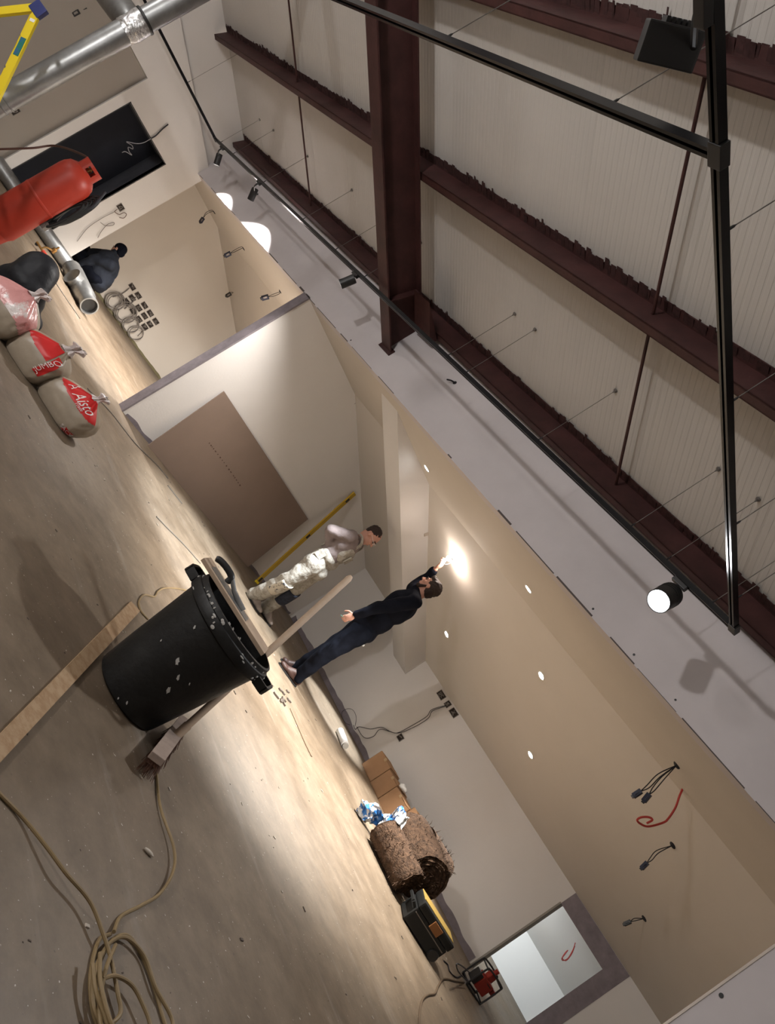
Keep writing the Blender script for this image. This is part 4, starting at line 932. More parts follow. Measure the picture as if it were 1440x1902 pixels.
# sand bags
def bag(c, wx, dy, h, yaw, name_, label, film, red=None, neck=None, texts=(), lean=0.0):
    ca, sa = math.cos(yaw), math.sin(yaw); ex = LR*ca+LF*sa; ey = -LR*sa+LF*ca
    t = thing('sand_bag', label, 'bag', c, 'plastic sand bags in a row')
    def P(u, v, off=0.0):      # u: -pi..pi round the bag (0 = towards viewer), v: 0 bottom .. 1 top
        x = math.sin(u); y = -math.cos(u)
        def se(q, p): return math.copysign(abs(q)**p, q)
        rr = math.sin(math.pi*min(1, max(0, 0.20+v*0.80)))**0.45
        pinch = 1.0 if v < 0.62 else max(0.10, 1-((v-0.62)/0.38)**1.7*0.92)
        q = 0.55
        p = ex*se(x, q)*wx*(rr*pinch+off)+ey*se(y, q)*dy*(rr*pinch+off)+UZ*(h*v)
        nz = 1+0.05*noise.noise(V((x*2+c.x*3, y*2, v*3)))+0.03*noise.noise(V((x*6, y*6+c.y, v*7)))
        p = V((p.x*nz, p.y*nz, p.z*(1+0.04*noise.noise(V((x*3, y*3, 1))))))
        p += ex*lean*v*v
        return c+p+UZ*0.003
    def patch(u0, u1, v0, v1, nu, nv, off, cond=None):
        mb = MB(); vs = [P(u0+(u1-u0)*i/nu, v0+(v1-v0)*j/nv, off) for j in range(nv+1) for i in range(nu+1)]
        fs = [(j*(nu+1)+i, j*(nu+1)+i+1, (j+1)*(nu+1)+i+1, (j+1)*(nu+1)+i) for j in range(nv) for i in range(nu) if cond is None or cond(u0+(u1-u0)*(i+.5)/nu, v0+(v1-v0)*(j+.5)/nv)]
        return mb.add(vs, fs)
    body = patch(-math.pi, math.pi, 0.0, 1.0, 64, 36, 0.0); body.build('filled_bag', film, t, True)
    if neck:
        tp = P(0, 1.0); tp = c+ex*lean+UZ*h; mb = MB(); n = 40; prof = [(0.06, -0.03), (0.024, 0.012), (0.036, 0.035), (0.052, 0.055), (0.046, 0.075), (0.02, 0.08)]
        prof = [(a*neck, b*neck) for a, b in prof]; vs = []
        for r, z in prof:
            for j in range(n):
                a = 2*math.pi*j/n; rr = r*(1+0.35*math.sin(a*7)*(z > 0)); rr *= 1+0.5*noise.noise(V((math.cos(a)*2, math.sin(a)*2, z*30+c.x))); vs.append(tp+ex*math.cos(a)*rr+ey*math.sin(a)*rr+UZ*(z+0.02*noise.noise(V((a*2, z*20, c.y))))+ex*z*0.5)
        mb.add(vs, [(i*n+j, i*n+(j+1) % n, (i+1)*n+(j+1) % n, (i+1)*n+j) for i in range(len(prof)-1) for j in range(n)])
        mb.build('tied_neck', CLEARFILM, t, True)
    if red:
        for (u0, u1, v0, v1, m_, nm, cond) in red:
            patch(u0, u1, v0, v1, 30, 22, 0.012, cond).build(nm, m_, t, True)
    def uof(xm, v):
        pinch = 1.0 if v < 0.62 else max(0.10, 1-((v-0.62)/0.38)**1.7*0.92)
        rr = math.sin(math.pi*min(1, max(0, 0.20+v*0.80)))**0.45
        q = max(-1, min(1, xm/(wx*(rr*pinch+0.02)))); return math.copysign(math.asin(abs(q)**(1/0.55)), q)
    for (txt, size, xc, vc, sx, rot, m_) in texts:
        vs, fs = text2d(txt, size); cr, sr = math.cos(rot), math.sin(rot); mb = MB(); Q = []
        for x, y in vs:
            v = vc+(x*sr+y*cr)/h; Q.append(P(uof(xc+(x*cr-y*sr)*sx, v), v, 0.035))
        mb.add(Q, fs); mb.build('lettering', m_, t)
    return t
kC = FL(54, 710)+LR*0.235+LF*0.14
bag(kC, 0.235, 0.15, 0.31, 0.0, 'c', 'sand bag tied with red printed film, nearest the bin', SAND,
    red=[(-0.95, 1.25, 0.55, 0.95, REDPRINT, 'red_print', lambda u, v: v > 0.57+0.07*abs(u-0.2)), (0.55, 1.35, 0.02, 0.14, REDPRINT, 'red_foot_print', None)], neck=0.7,
    texts=[('Aisto', 0.085, 0.045, 0.735, 1.0, 0.0, WHITEPRINT), ('A', 0.065, -0.10, 0.75, 1.0, 0.0, WHITEPRINT), ('Trade', 0.032, 0.06, 0.62, 1.0, 0.0, WHITEPRINT), ('SACK', 0.04, 0.17, 0.08, 1.0, 0.0, WHITEPRINT)], lean=0.07)
kB = FL(48, 712)-LR*0.19+LF*0.19
bag(kB, 0.20, 0.17, 0.34, 0.0, 'b', 'sand bag with a red block of print, middle of the row', SAND,
    red=[(-0.80, 0.28, 0.50, 0.88, REDPRINT, 'red_print', lambda u, v: v > 0.54-0.05*u), (0.36, 0.85, 0.22, 0.76, REDPRINT, 'red_panel', None)], neck=0.9,
    texts=[('JUMBO', 0.055, 0.125, 0.50, 1.0, 1.5708, WHITEPRINT)], lean=0.08)
kA = FL(0, 638)-LR*0.23+LF*0.10
bag(kA, 0.225, 0.16, 0.36, 0.0, 'a', 'sand bag with slack clear and pink film, standing at the picture edge', SAND,
    red=[(-1.4, 1.6, 0.28, 0.97, PINKFILM, 'slack_film', lambda u, v: v > 0.40+0.08*math.sin(u*2+1))], neck=0.8, lean=0.03)
# dark slumped sack behind the bags
k = FL(10, 572)+LF*0.15-LR*0.08
t = thing('dark_sack', 'black slumped sack behind the sand bags', 'sack', V((k.x, k.y, 0)))
mb = MB(); mb.ell(k+UZ*0.17-LR*0.05, LR*0.22, LF*0.2, UZ*0.19, 18, 12); mb.ell(k+UZ*0.30-LR*0.10, LR*0.20, LF*0.16, UZ*0.17, 18, 12); mb.ell(k+UZ*0.09+LR*0.16, LR*0.12, LF*0.12, UZ*0.09, 14, 9)
o = blob(mb, 'sack_body', GREYSACK, t, 0.02, 3); crumple(o, 0.05, 5)
for v in o.data.vertices: v.co.z = max(v.co.z, 0.003)
MB().tube(spline([k+UZ*0.3+LR*0.12-LF*0.12, k+UZ*0.2+LR*0.16-LF*0.13, k+UZ*0.1+LR*0.12-LF*0.16]), 0.004, 6).build('seam_cord', GREYM, t, True)
# ================================================================== SOCKET BOXES AND CABLES
def back_box(c, n, u, wd, h, label, group=None, wires=3, seed=0):
    n, u = V(n), V(u); v = n.cross(u)
    if v.z < 0: v = -v
    t = thing('socket_box', label, 'socket box', c, group); e = 0.006; rnd = random.Random(seed)
    MB().obox(c+n*0.001, u*wd/2, v*h/2, n*0.0015).build('recess', BACKBOX, t)
    fm = MB()
    for s_ in (-1, 1):
        fm.obox(c+u*s_*(wd/2-e/2)+n*0.004, u*e/2, v*h/2, n*0.003); fm.obox(c+v*s_*(h/2-e/2)+n*0.004, u*wd/2, v*e/2, n*0.003)
    fm.build('metal_rim', BOXMETAL, t)
    for k in range(wires):
        p = [c+u*rnd.uniform(-.35, .35)*wd+v*rnd.uniform(-.35, .35)*h+n*rnd.uniform(0.004, 0.02) for _ in range(4)]
        MB().tube(spline(p, 4), 0.0045, 5).build('wire_end', BOXMETAL if k % 2 else GREYCABLE, t, True)
    return t
def S5(x, y): return (180+x*0.0972, 500+y*0.0972)
rows = {'top': [(675, 335), (790, 500), (910, 690), (1020, 840), (1125, 995)], 'middle': [(675, 550), (800, 740), (910, 890), (1015, 1050)], 'bottom': [(570, 620), (695, 800), (805, 955), (915, 1100)]}
ordn = ['first', 'second', 'third', 'fourth', 'fifth']
for rn, lst in rows.items():
    for i, (x, y) in enumerate(lst):
        c = PL(*S5(x, y), 'x', XW1+0.001)
        back_box(c, (1, 0, 0), (0, 1, 0), 0.135, 0.085, f'open socket box, {ordn[i]} from the left in the {rn} row on the cream wall', 'open socket boxes on the cream alcove wall', 3, i*7+len(rn))
for i, (x, y, r, nm) in enumerate(((270, 650, 0.17, 'leftmost, nearest the crouching worker'), (460, 880, 0.20, 'largest, second from the left'), (620, 1070, 0.15, 'third from the left'), (700, 1235, 0.14, 'rightmost of the four'))):
    c = PL(*S5(x, y), 'x', XW1+0.05); c.z = max(c.z, r+0.02)
    t = thing('cable_coil', f'coil of grey cable at the foot of the cream wall, {nm}', 'cable coil', V((c.x, c.y, 0)), 'coils of cable under the socket boxes')
    for k in range(4 if i < 2 else 2):
        rr = r*(1-0.12*k); off = V((0.012*k, 0.02*math.sin(k*2), -0.1*(r-rr)))
        pts = [c+off+V((0.01*math.sin(a*3+k), math.cos(a)*rr, math.sin(a)*rr*(0.95+0.04*k))) for a in [j*2*math.pi/16 for j in range(17)]]
        pts = [V((p.x, p.y, max(p.z, 0.01))) for p in pts]
        MB().tube(spline(pts, 3), 0.008, 6).build('turn', GREYCABLE, t, True)
def wall_cable(px, label, ax, val, r=0.006, m=GREYCABLE, name='wall_cable'):
    P = [PL(x, y, ax, val) for x, y in px]; P = [V((p.x, p.y, max(p.z, r+0.002))) for p in P]
    return tag(MB().tube(spline(P, 6), r, 6).build(name, m, None, True), label, 'cable')
wall_cable([S5(620, 360), S5(540, 430), S5(430, 490), S5(300, 530)], 'grey cable from the first top socket box to the left coil', 'x', XW1+0.02, 0.010)
wall_cable([S5(740, 530), S5(690, 620), S5(600, 690), S5(530, 760)], 'grey cable from the second top socket box to the large coil', 'x', XW1+0.025, 0.010)
wall_cable([S5(915, 1150), S5(850, 1210), S5(780, 1280)], 'grey cable from the last bottom socket box to the right coil', 'x', XW1+0.02, 0.008)
# boxes and cables on the low back wall
for (px, py, nm) in ((820, 1291, 'left one of three'), (832, 1308, 'middle one of three'), (843, 1324, 'right one of three')):
    c = PL(px, py, 'y', YW3-0.001); w_ = 0.085 if 'middle' in nm else 0.14
    back_box(c, (0, -1, 0), (1, 0, 0), w_*0.92, 0.085, f'open socket box, {nm} high on the low back wall', 'open socket boxes on the low back wall', 4, px)
back_box(PL(744, 1370, 'y', YW3-0.001), (0, -1, 0), (1, 0, 0), 0.085, 0.08, 'single open socket box in the middle of the low back wall', None, 1, 5)
def Z6(x, y): return (600+x*0.3155, 1260+y*0.3155)
wall_cable([Z6(725, 158), Z6(640, 185), Z6(610, 225), Z6(520, 280), Z6(440, 320), Z6(395, 312), Z6(345, 288), Z6(280, 298), Z6(215, 285), Z6(190, 300), Z6(180, 275)], 'upper thin cable hanging from the middle box to the floor', 'y', YW3-0.02, 0.004, DARKWIRE)
wall_cable([Z6(728, 162), Z6(645, 192), Z6(620, 235), Z6(540, 285), Z6(440, 322), Z6(340, 300), Z6(300, 340), Z6(255, 352), Z6(225, 330), Z6(200, 285)], 'lower thin cable hanging from the middle box to the floor', 'y', YW3-0.03, 0.004, DARKWIRE)
wall_cable([Z6(190, 280), Z6(196, 230), Z6(180, 190), Z6(150, 178), Z6(115, 195), Z6(105, 230), Z6(130, 260), Z6(160, 275)], 'thin loop of dark wire at the foot of the back wall', 'y', YW3-0.05, 0.003, DARKWIRE)
# box and wires on the left partition
back_box(PL(224, 385, 'x', XL+0.001), (1, 0, 0), (0, 1, 0), 0.10, 0.09, 'open socket box with loose wires right of the dark doorway', None, 3, 9)
def Z1(x, y): return (x/3.0, y/3.0)
wall_cable([Z1(655, 1165), Z1(640, 1180), Z1(665, 1195), Z1(690, 1185), Z1(705, 1195), Z1(690, 1215), Z1(665, 1212)], 'short brown wires curling out of the box on the left partition', 'x', XL+0.03, 0.005, mat('brown_wire', (0.10, 0.05, 0.035), 0.6))
wall_cable([Z1(640, 1180), Z1(570, 1215), Z1(490, 1270), Z1(430, 1345)], 'pale wire sweeping down the left partition to the floor', 'x', XL+0.02, 0.004)
wall_cable([Z1(560, 1240), Z1(590, 1258), Z1(630, 1255), Z1(635, 1240), Z1(600, 1250), Z1(565, 1290), Z1(545, 1325)], 'pale looped wire hanging on the left partition', 'x', XL+0.025, 0.004)
wall_cable([Z1(938, 692), Z1(905, 720), Z1(870, 755), Z1(842, 772)], 'dark wire stub at the top corner of the dark doorway', 'x', XL+0.02, 0.009, DARKWIRE)
wall_cable([Z1(842, 772), Z1(800, 795), Z1(760, 800), Z1(705, 790), Z1(735, 810), Z1(740, 830), Z1(715, 820), Z1(720, 845), Z1(735, 865), Z1(700, 845), Z1(680, 850)], 'tangled pale wire hanging in the dark doorway', 'x', XL+0.03, 0.0055, mat('pale_wire', (0.24, 0.24, 0.26), 0.6))
back_box(PL(26, 203, 'x', XL-0.049), (1, 0, 0), (0, 1, 0), 0.12, 0.12, 'dark double socket box low inside the beige left opening', None, 2, 4)
# ---- connectors dangling from the ceilings
def dangler(anchor, ends, label, m=DARKWIRE, plate=True, n=None, conn=CONN, r=0.004, cs=0.034):
    n = V((0, 0, -1)) if n is None else V(n)
    t = thing('dangling_connector', label, 'cable', anchor, 'cable tails hanging out of the ceilings')
    if plate: MB().lathe(anchor, n, [(0.03, 0), (0.03, 0.004), (0.012, 0.012), (0.001, 0.013)], 14).build('hole_collar', DARKWIRE, t, True)
    dA = depth_of(anchor)
    for (pts, dd) in ends:
        P = [anchor+n*0.004]+[J(x, y, dA+dd) for x, y in pts]
        for sgn in (-1, 1):
            Q = [p+(LR*sgn*0.012 if 0 < i < len(P)-1 else V((0, 0, 0))) for i, p in enumerate(P)]
            MB().tube(spline(Q, 6), r, 6).build('wire', m, t, True)
        if conn:
            e_ = P[-1]; d = (P[-1]-P[-2]).normalized(); a, b = frame(d)
            co = MB().obox(e_+d*cs*0.8, d*cs, a*cs*0.55, b*cs*0.5).build('connector', conn, t, bevel=0.004)
            MB().obox(e_+d*cs*1.9, d*cs*0.25, a*cs*0.3, b*cs*0.3).build('pin_block', BLACK, co)
            MB().obox(e_+d*cs*0.8+(CAM-e_).normalized()*cs*0.56, d*cs*0.5, a*cs*0.25, (CAM-e_).normalized()*0.002).build('connector_label', BOXMETAL, co)
    return t
SN = V((0, -CT, -1)).normalized()
dangler(CE(1258, 1421), [([(1225, 1440), (1205, 1460), (1190, 1470)], -0.05), ([(1232, 1445), (1215, 1465), (1206, 1476)], -0.05)], 'pair of blue connectors hanging near the plaster wall edge', n=SN)
dangler(CE(1250, 1570), [([(1222, 1582), (1210, 1595), (1202, 1603)], -0.05)], 'single blue connector hanging below the red cable', n=SN)
dangler(CE(1197, 1706), [([(1180, 1708), (1171, 1712)], -0.03)], 'short dark connector hanging above the small doorway', n=SN, conn=BLACK)
dangler(PL(684, 737, 'x', XW2+0.02), [([(668, 742), (655, 750), (647, 755)], 0.0)], 'dark connector hanging high on the white partition', n=(1, 0, 0))
dangler(PL(718, 905, 'x', XW2+0.3), [([(708, 910), (703, 916)], 0.0)], 'blue connector hanging above the yellow level', plate=False, n=(0, 0, -1), cs=0.05)
dangler(PL(726, 1041, 'x', XW2+0.6), [([(722, 1042)], 0.0)], 'small dark connector hanging between the two standing men', plate=False, conn=BLACK, cs=0.04)
def Z4(x, y): return (200+x*0.3056, 300+y*0.3056)
dangler(CE(*Z4(650, 310)), [([Z4(635, 300), Z4(600, 315), Z4(580, 345)], 0.0)], 'thin cable tail hanging at the left of the cream alcove ceiling', cs=0.045)
dangler(CE(*Z4(828, 530)), [([Z4(815, 523), Z4(770, 545), Z4(745, 558)], 0.0)], 'cable tail hanging in the middle of the cream alcove ceiling', cs=0.05)
dangler(CE(*Z4(1050, 790)), [([Z4(1040, 800), Z4(1000, 815), Z4(975, 822)], 0.0)], 'cable tail hanging by the bare partition edge', cs=0.05)
dangler(CE(*Z4(765, 795)), [([Z4(755, 798), Z4(747, 803)], 0.0)], 'small dark cable stub low in the cream alcove', plate=False, conn=BLACK, cs=0.05)
dangler(CE(*Z4(905, 1015)), [([Z4(895, 1017)], 0.0)], 'dark cable stub right beside the bare partition edge', plate=False, conn=BLACK, cs=0.05)
dangler(PL(162, 15, 'x', XL-0.044), [([(155, 16), (146, 21)], 0.0)], 'dark connector hanging inside the beige left opening', plate=False, conn=BLACK, cs=0.05)
def red_cable(A, px, label, r=0.008):
    dA = depth_of(A); P = [A]+[J(x, y, dA-0.05-0.02*i) for i, (x, y) in enumerate(px)]
    tag(MB().tube(spline(P, 7), r, 8).build('red_cable', REDCABLE, None, True), label, 'cable')
red_cable(CE(1268, 1466), [(1262, 1480), (1255, 1500), (1242, 1520), (1232, 1528), (1205, 1535), (1190, 1530), (1184, 1523), (1192, 1518), (1206, 1518), (1212, 1523), (1202, 1529)], 'red cable tail with a curled end under the sloping ceiling')
A = PN(1069, 1751, (0, YC, ZB-0.03), (0, CT, 1))
red_cable(A, [(1064, 1765), (1055, 1780), (1046, 1784), (1044, 1780), (1050, 1770), (1055, 1765), (1050, 1772), (1045, 1780), (1052, 1784), (1062, 1772), (1068, 1757)], 'thin red cable loop hanging in the small white store', 0.005)
# flap cut in the ceiling and small holes in the plaster
c = CE(785, 993); o = MB().prism([CE(768, 991), CE(797, 994), CE(796, 989), CE(782, 984)], (0, -0.02, -0.05)).build('ceiling_flap', mat('flap_plaster', (0.42, 0.36, 0.30), 0.9))
tag(o, 'torn flap of plaster on the ceiling above the men', 'plaster flap')
def wall_hole(px, py, s_, label):
    c = PL(px, py, 'y', YB-0.001)
    t = thing('fixing_hole', label, 'hole', c, 'small fixings in the raw plaster wall')
    MB().lathe(c, (0, -1, 0), [(0.012*s_, 0), (0.012*s_, 0.002), (0.001, 0.0022)], 10).build('hole', BLACK, t)
    if s_ > 1: MB().tube(spline([c, c+V((-0.02, -0.03, -0.02)), c+V((-0.05, -0.04, -0.045))]), 0.008, 6).build('stub', DARKWIRE, t, True)
wall_hole(845, 711, 1.6, 'dark cable stub in the plaster wall right of the rafter')
wall_hole(478, 361, 1.5, 'dark cable stub between the two bright washes of light')
wall_hole(1178, 1216, 0.7, 'tiny dark hole below the glaring spotlight')
wall_hole(1102, 1131, 0.7, 'tiny dark hole left of the glaring spotlight')
wall_hole(1340, 1849, 1.0, 'round dark hole low in the plaster at the right')
wall_hole(1255, 1300, 0.6, 'tiny dark hole halfway along the plaster wall')
wall_hole(652, 632, 0.7, 'tiny dark hole near the rafter foot')
# ================================================================== PEOPLE
def head(mb, c, face, upd, s_=1.0, hair_mb=None, beard_mb=None, eyes=None):
    """skull, jaw, brow, nose, ears, mouth; face and upd are unit vectors of the head"""
    f = V(face).normalized(); u = (V(upd)-f*V(upd).dot(f)).normalized(); r = f.cross(u).normalized()
    mb.ell(c+u*0.025*s_-f*0.012*s_, f*0.098*s_, r*0.077*s_, u*0.098*s_, 18, 12)
    mb.ell(c-u*0.045*s_+f*0.028*s_, f*0.066*s_, r*0.058*s_, u*0.072*s_, 16, 10)
    mb.ell(c-u*0.095*s_+f*0.060*s_, f*0.026*s_, r*0.028*s_, u*0.020*s_, 12, 8)
    mb.ell(c+u*0.030*s_+f*0.078*s_, f*0.016*s_, r*0.050*s_, u*0.013*s_, 12, 8)
    mb.cap(c+u*0.018*s_+f*0.085*s_, 0.010*s_, c-u*0.022*s_+f*0.112*s_, 0.014*s_, 10)
    for q in (-1, 1):
        mb.ell(c-u*0.005*s_+r*q*0.078*s_-f*0.010*s_, f*0.020*s_, r*0.009*s_, u*0.032*s_, 10, 8)
        mb.ell(c-u*0.024*s_+r*q*0.012*s_+f*0.100*s_, f*0.011*s_, r*0.010*s_, u*0.009*s_, 8, 6)
        mb.ell(c-u*0.018*s_+r*q*0.040*s_+f*0.060*s_, f*0.030*s_, r*0.026*s_, u*0.026*s_, 10, 8)
    mb.ell(c-u*0.056*s_+f*0.088*s_, f*0.011*s_, r*0.024*s_, u*0.008*s_, 10, 6)
    mb.ell(c-u*0.068*s_+f*0.084*s_, f*0.012*s_, r*0.020*s_, u*0.008*s_, 10, 6)
    return f, u, r
def face_parts(t, c, f, u, r, s_=1.0):
    for q in (-1, 1):
        e_ = MB().ell(c+u*0.010*s_+r*q*0.033*s_+f*0.082*s_, f*0.011*s_, r*0.014*s_, u*0.010*s_, 10, 8).build('eye', EYEM, t, True)
        MB().cap(c+u*0.034*s_+r*q*0.018*s_+f*0.094*s_, 0.006*s_, c+u*0.032*s_+r*q*0.050*s_+f*0.080*s_, 0.005*s_, 8).build('eyebrow', HAIR, t, True)
    MB().ell(c-u*0.062*s_+f*0.0945*s_, f*0.006*s_, r*0.022*s_, u*0.0035*s_, 10, 6).build('mouth', mat('lips', (0.25, 0.09, 0.075), 0.6), t, True)
def hand(mb, w0, d, palm_n, thumb_side, curl=0.5, s_=1.0, spread=0.1):
    """palm and five jointed fingers; w0 wrist, d hand direction, palm_n palm normal, thumb_side across the palm"""
    d = V(d).normalized(); n = V(palm_n); n = (n-d*n.dot(d)).normalized(); a = V(thumb_side); a = (a-d*a.dot(d)-n*a.dot(n)).normalized()
    pc = w0+d*0.055*s_
    mb.ell(pc, d*0.055*s_, a*0.042*s_, n*0.017*s_, 14, 10)
    for i, (o, L) in enumerate(((0.030, 0.070), (0.010, 0.080), (-0.010, 0.075), (-0.029, 0.058))):
        p = w0+d*0.095*s_+a*o*s_; dd = (d+a*(0.012-i*0.008)*spread*10).normalized(); ang = curl*(0.9+0.08*i); r_ = 0.0092*s_
        for k, fr in enumerate((0.45, 0.32, 0.23)):
            dd2 = (dd*math.cos(ang*(k+0.6))+n*math.sin(ang*(k+0.6))).normalized(); q = p+dd2*L*fr*s_
            mb.cap(p, r_*(1-0.08*k), q, r_*(1-0.08*(k+1)), 8); p = q
    p = w0+d*0.028*s_+a*0.034*s_
    for k, (L, w_) in enumerate(((0.036, 0.7), (0.030, 0.35), (0.022, 0.15))):
        dd = (d*(1-w_*0.6)+a*w_+n*0.25*(k+1)*curl).normalized(); q = p+dd*L*s_; mb.cap(p, (0.0115-0.001*k)*s_, q, (0.0105-0.001*k)*s_, 8); p = q
def limb(mb, pts, rs):
    for i in range(len(pts)-1): mb.cap(pts[i], rs[i], pts[i+1], rs[i+1], 16)
def shoe(heel, toe, t, nm, m, up=0.085):
    d = (toe-heel); L = d.length; d = d.normalized(); s_ = d.cross(UZ).normalized(); z0 = 0.012
    mb = MB(); h = V((heel.x, heel.y, 0)); 
    mb.ell(h+d*L*0.16+UZ*(z0+0.045), d*L*0.19, s_*0.038, UZ*0.052, 14, 10); mb.ell(h+d*L*0.50+UZ*(z0+0.036), d*L*0.32, s_*0.045, UZ*0.042, 14, 10)
    mb.ell(h+d*L*0.80+UZ*(z0+0.026), d*L*0.21, s_*0.046, UZ*0.032, 14, 10); mb.cap(h+d*L*0.22+UZ*0.07, 0.044, h+d*L*0.22+UZ*(up+0.05), 0.046, 12); mb.cap(h+d*L*0.26+UZ*(up+0.03), 0.046, h+d*L*0.60+UZ*0.055, 0.038, 12)
    o = blob(mb, nm, m, t, 0.009, 3)
    for v in o.data.vertices: v.co.z = max(v.co.z, 0.012)
    sb = MB(); k = 22; ring = []
    for i in range(k):
        a = 2*math.pi*i/k; x = math.cos(a); w_ = 0.047*(0.86 if x < 0 else 1.0)
        ring.append(h+d*(L*0.5+L*0.52*x)+s_*math.copysign(abs(math.sin(a))**0.75, math.sin(a))*w_)
    sb.prism([p+UZ*0.001 for p in ring], UZ*0.017); sb.build('sole', SOLE, o)
    return o

# ---------------------------------------------------------------- the man in navy reaching up to the ceiling
g = (-LR*0.93+LF*0.36).normalized(); sd = g.cross(UZ).normalized()          # facing, his right side
heelN, toeN = FL(548, 1277), FL(517, 1233); heelN += LF*0.03; toeN += LF*0.03
heelF, toeF = FL(552, 1266)-LR*0.10-LF*0.12, FL(521, 1225); 
mid = (heelN+toeN+heelF+toeF)/4
t = thing('person', 'person in dark navy jacket and trousers reaching up to the ceiling', 'person', V((mid.x, mid.y, 0)))
ankN, kneN, hipN = J(556, 1260, 8.10), J(607, 1213, 8.10), J(672, 1174, 8.12)
ankF, kneF, hipF = J(553, 1249, 8.34), J(610, 1206, 8.32), J(678, 1163, 8.34)
pel, wai, che, nck = J(677, 1168, 8.22), J(704, 1150, 8.21), J(742, 1127, 8.20), J(772, 1106, 8.20)
ankN = heelN.lerp(toeN, 0.24)+UZ*0.115; ankF = heelF.lerp(toeF, 0.24)+UZ*0.115
shN, elN, wrN = J(770, 1119, 7.99), J(712, 1127, 7.93), J(660, 1143, 7.96)
shF, elF, wrF = J(768, 1094, 8.40), J(784, 1080, 8.52), J(809, 1057, 8.40)
hc = J(797, 1090, 8.22)
face = (g*0.98+UZ*0.18-LF*0.05).normalized()
body = MB()
f_, u_, r_ = head(body, hc, face, UZ-g*0.1)
body.cap(nck-UZ*0.04, 0.066, hc-UZ*0.05-f_*0.015, 0.058, 14)
tup = (nck-wai).normalized()
body.ell(che, g*0.115, sd*0.185, tup*0.20); body.ell(wai, g*0.105, sd*0.155, tup*0.17); body.ell(pel, g*0.11, sd*0.165, tup*0.13)
limb(body, [shN, elN, wrN], [0.055, 0.043, 0.028]); limb(body, [shF, elF, wrF], [0.055, 0.043, 0.028])
limb(body, [hipN, kneN, ankN], [0.085, 0.055, 0.04]); limb(body, [hipF, kneF, ankF], [0.085, 0.055, 0.04])
body.cap(ankN, 0.032, heelN.lerp(toeN, 0.55)+UZ*0.04, 0.022); body.cap(ankF, 0.032, heelF.lerp(toeF, 0.55)+UZ*0.04, 0.022)
hand(body, wrN, (wrN-elN), (sd*1.0+g*0.2), g, 0.55)
hdF = (J(822, 1046, 8.36)-wrF); hand(body, wrF, hdF, g*0.6+UZ*0.2, sd, 0.6)
bo = blob(body, 'body', SKIN, t, 0.0065, 2)
face_parts(t, hc, f_, u_, r_)
hair = MB(); hair.ell(hc+u_*0.040-f_*0.030, f_*0.100, r_*0.088, u_*0.098, 20, 14); hair.ell(hc-f_*0.055-u_*0.015, f_*0.062, r_*0.080, u_*0.085, 18, 12); hair.ell(hc+u_*0.085+f_*0.045, f_*0.05, r_*0.06, u_*0.035, 14, 9)
ho = blob(hair, 'hair', HAIR, t, 0.008, 2); crumple(ho, 0.008, 40)
brd = MB(); brd.ell(hc-u_*0.092+f_*0.052, f_*0.040, r_*0.050, u_*0.032, 14, 9)
for q in (-1, 1): brd.cap(hc-u_*0.02+r_*q*0.070+f_*0.005, 0.012, hc-u_*0.080+r_*q*0.045+f_*0.040, 0.020)
lab(blob(brd, 'beard', HAIR, t, 0.008, 2), 'short dark beard')
jk = MB()
jk.ell(che, g*0.165, sd*0.22, tup*0.225, 22, 14); jk.ell(wai+g*0.015, g*0.170, sd*0.20, tup*0.20, 22, 14); jk.ell(pel+tup*0.01+g*0.01, g*0.165, sd*0.20, tup*0.15, 22, 14)
jk.cap(shN, 0.082, shF, 0.080); jk.cap(nck-UZ*0.03, 0.085, nck+UZ*0.02+g*0.005, 0.075)
limb(jk, [shN, elN, wrN-(wrN-elN).normalized()*0.02], [0.080, 0.066, 0.046]); limb(jk, [shF, elF, wrF-(wrF-elF).normalized()*0.04], [0.078, 0.064, 0.046])
jo = blob(jk, 'jacket', NAVY, t, 0.012, 3); crumple(jo, 0.016, 9)
cl = MB(); cl.lathe(nck-UZ*0.01, (UZ-g*0.15), [(0.078, 0), (0.084, 0.05), (0.074, 0.05), (0.070, 0.0)], 24, False); cl.obox(nck+g*0.085+UZ*0.03, g*0.008, sd*0.03, UZ*0.035); cl.build('collar', NAVY, jo, True)
lab(MB().obox(pel-g*0.142-tup*0.10, g*0.006, sd*0.03, tup*0.012).build('shirt_tail', TUBEW, jo), 'bit of white shirt below the jacket')
tr_ = MB(); tr_.ell(pel-tup*0.02, g*0.130, sd*0.175, tup*0.14, 20, 12)
limb(tr_, [hipN, kneN, ankN-UZ*0.025], [0.128, 0.090, 0.070]); limb(tr_, [hipF, kneF, ankF-UZ*0.025], [0.125, 0.088, 0.068])
to = blob(tr_, 'trousers', NAVYT, t, 0.012, 3); crumple(to, 0.014, 10)
shoe(heelN, toeN, t, 'shoe', BOOT); shoe(heelF, toeF, t, 'shoe', BOOT)
# fitting in his raised hand, glaring
hp = J(825, 1041, 8.36); an = CE(835, 1034)
t2 = thing('handheld_lamp', 'glaring bare lamp held up in the reaching hand', 'lamp', hp)
LENSH = mat('glaring_lamp', (1, 1, 1), 0.4, emit=(1.0, 0.88, 0.78), estr=40)
MB().ell(hp, V((0.022, 0, 0)), V((0, 0.022, 0)), V((0, 0, 0.026)), 14, 10).build('bulb', LENSH, t2, True)
MB().lathe(hp-UZ*0.045, UZ, [(0.018, 0), (0.018, 0.03), (0.001, 0.031)], 12).build('lamp_base', TUBEW, t2, True)
o = MB().ell(hp+UZ*0.055+LR*0.012, LR*0.034, LF*0.03, UZ*0.024, 14, 10).build('lit_reflector', LENSH, t2, True)
MB().tube(spline([hp-UZ*0.04, hp+LR*0.05+UZ*0.0, hp+LR*0.06+UZ*0.08, an]), 0.004, 6).build('flex', DARKWIRE, t2, True)
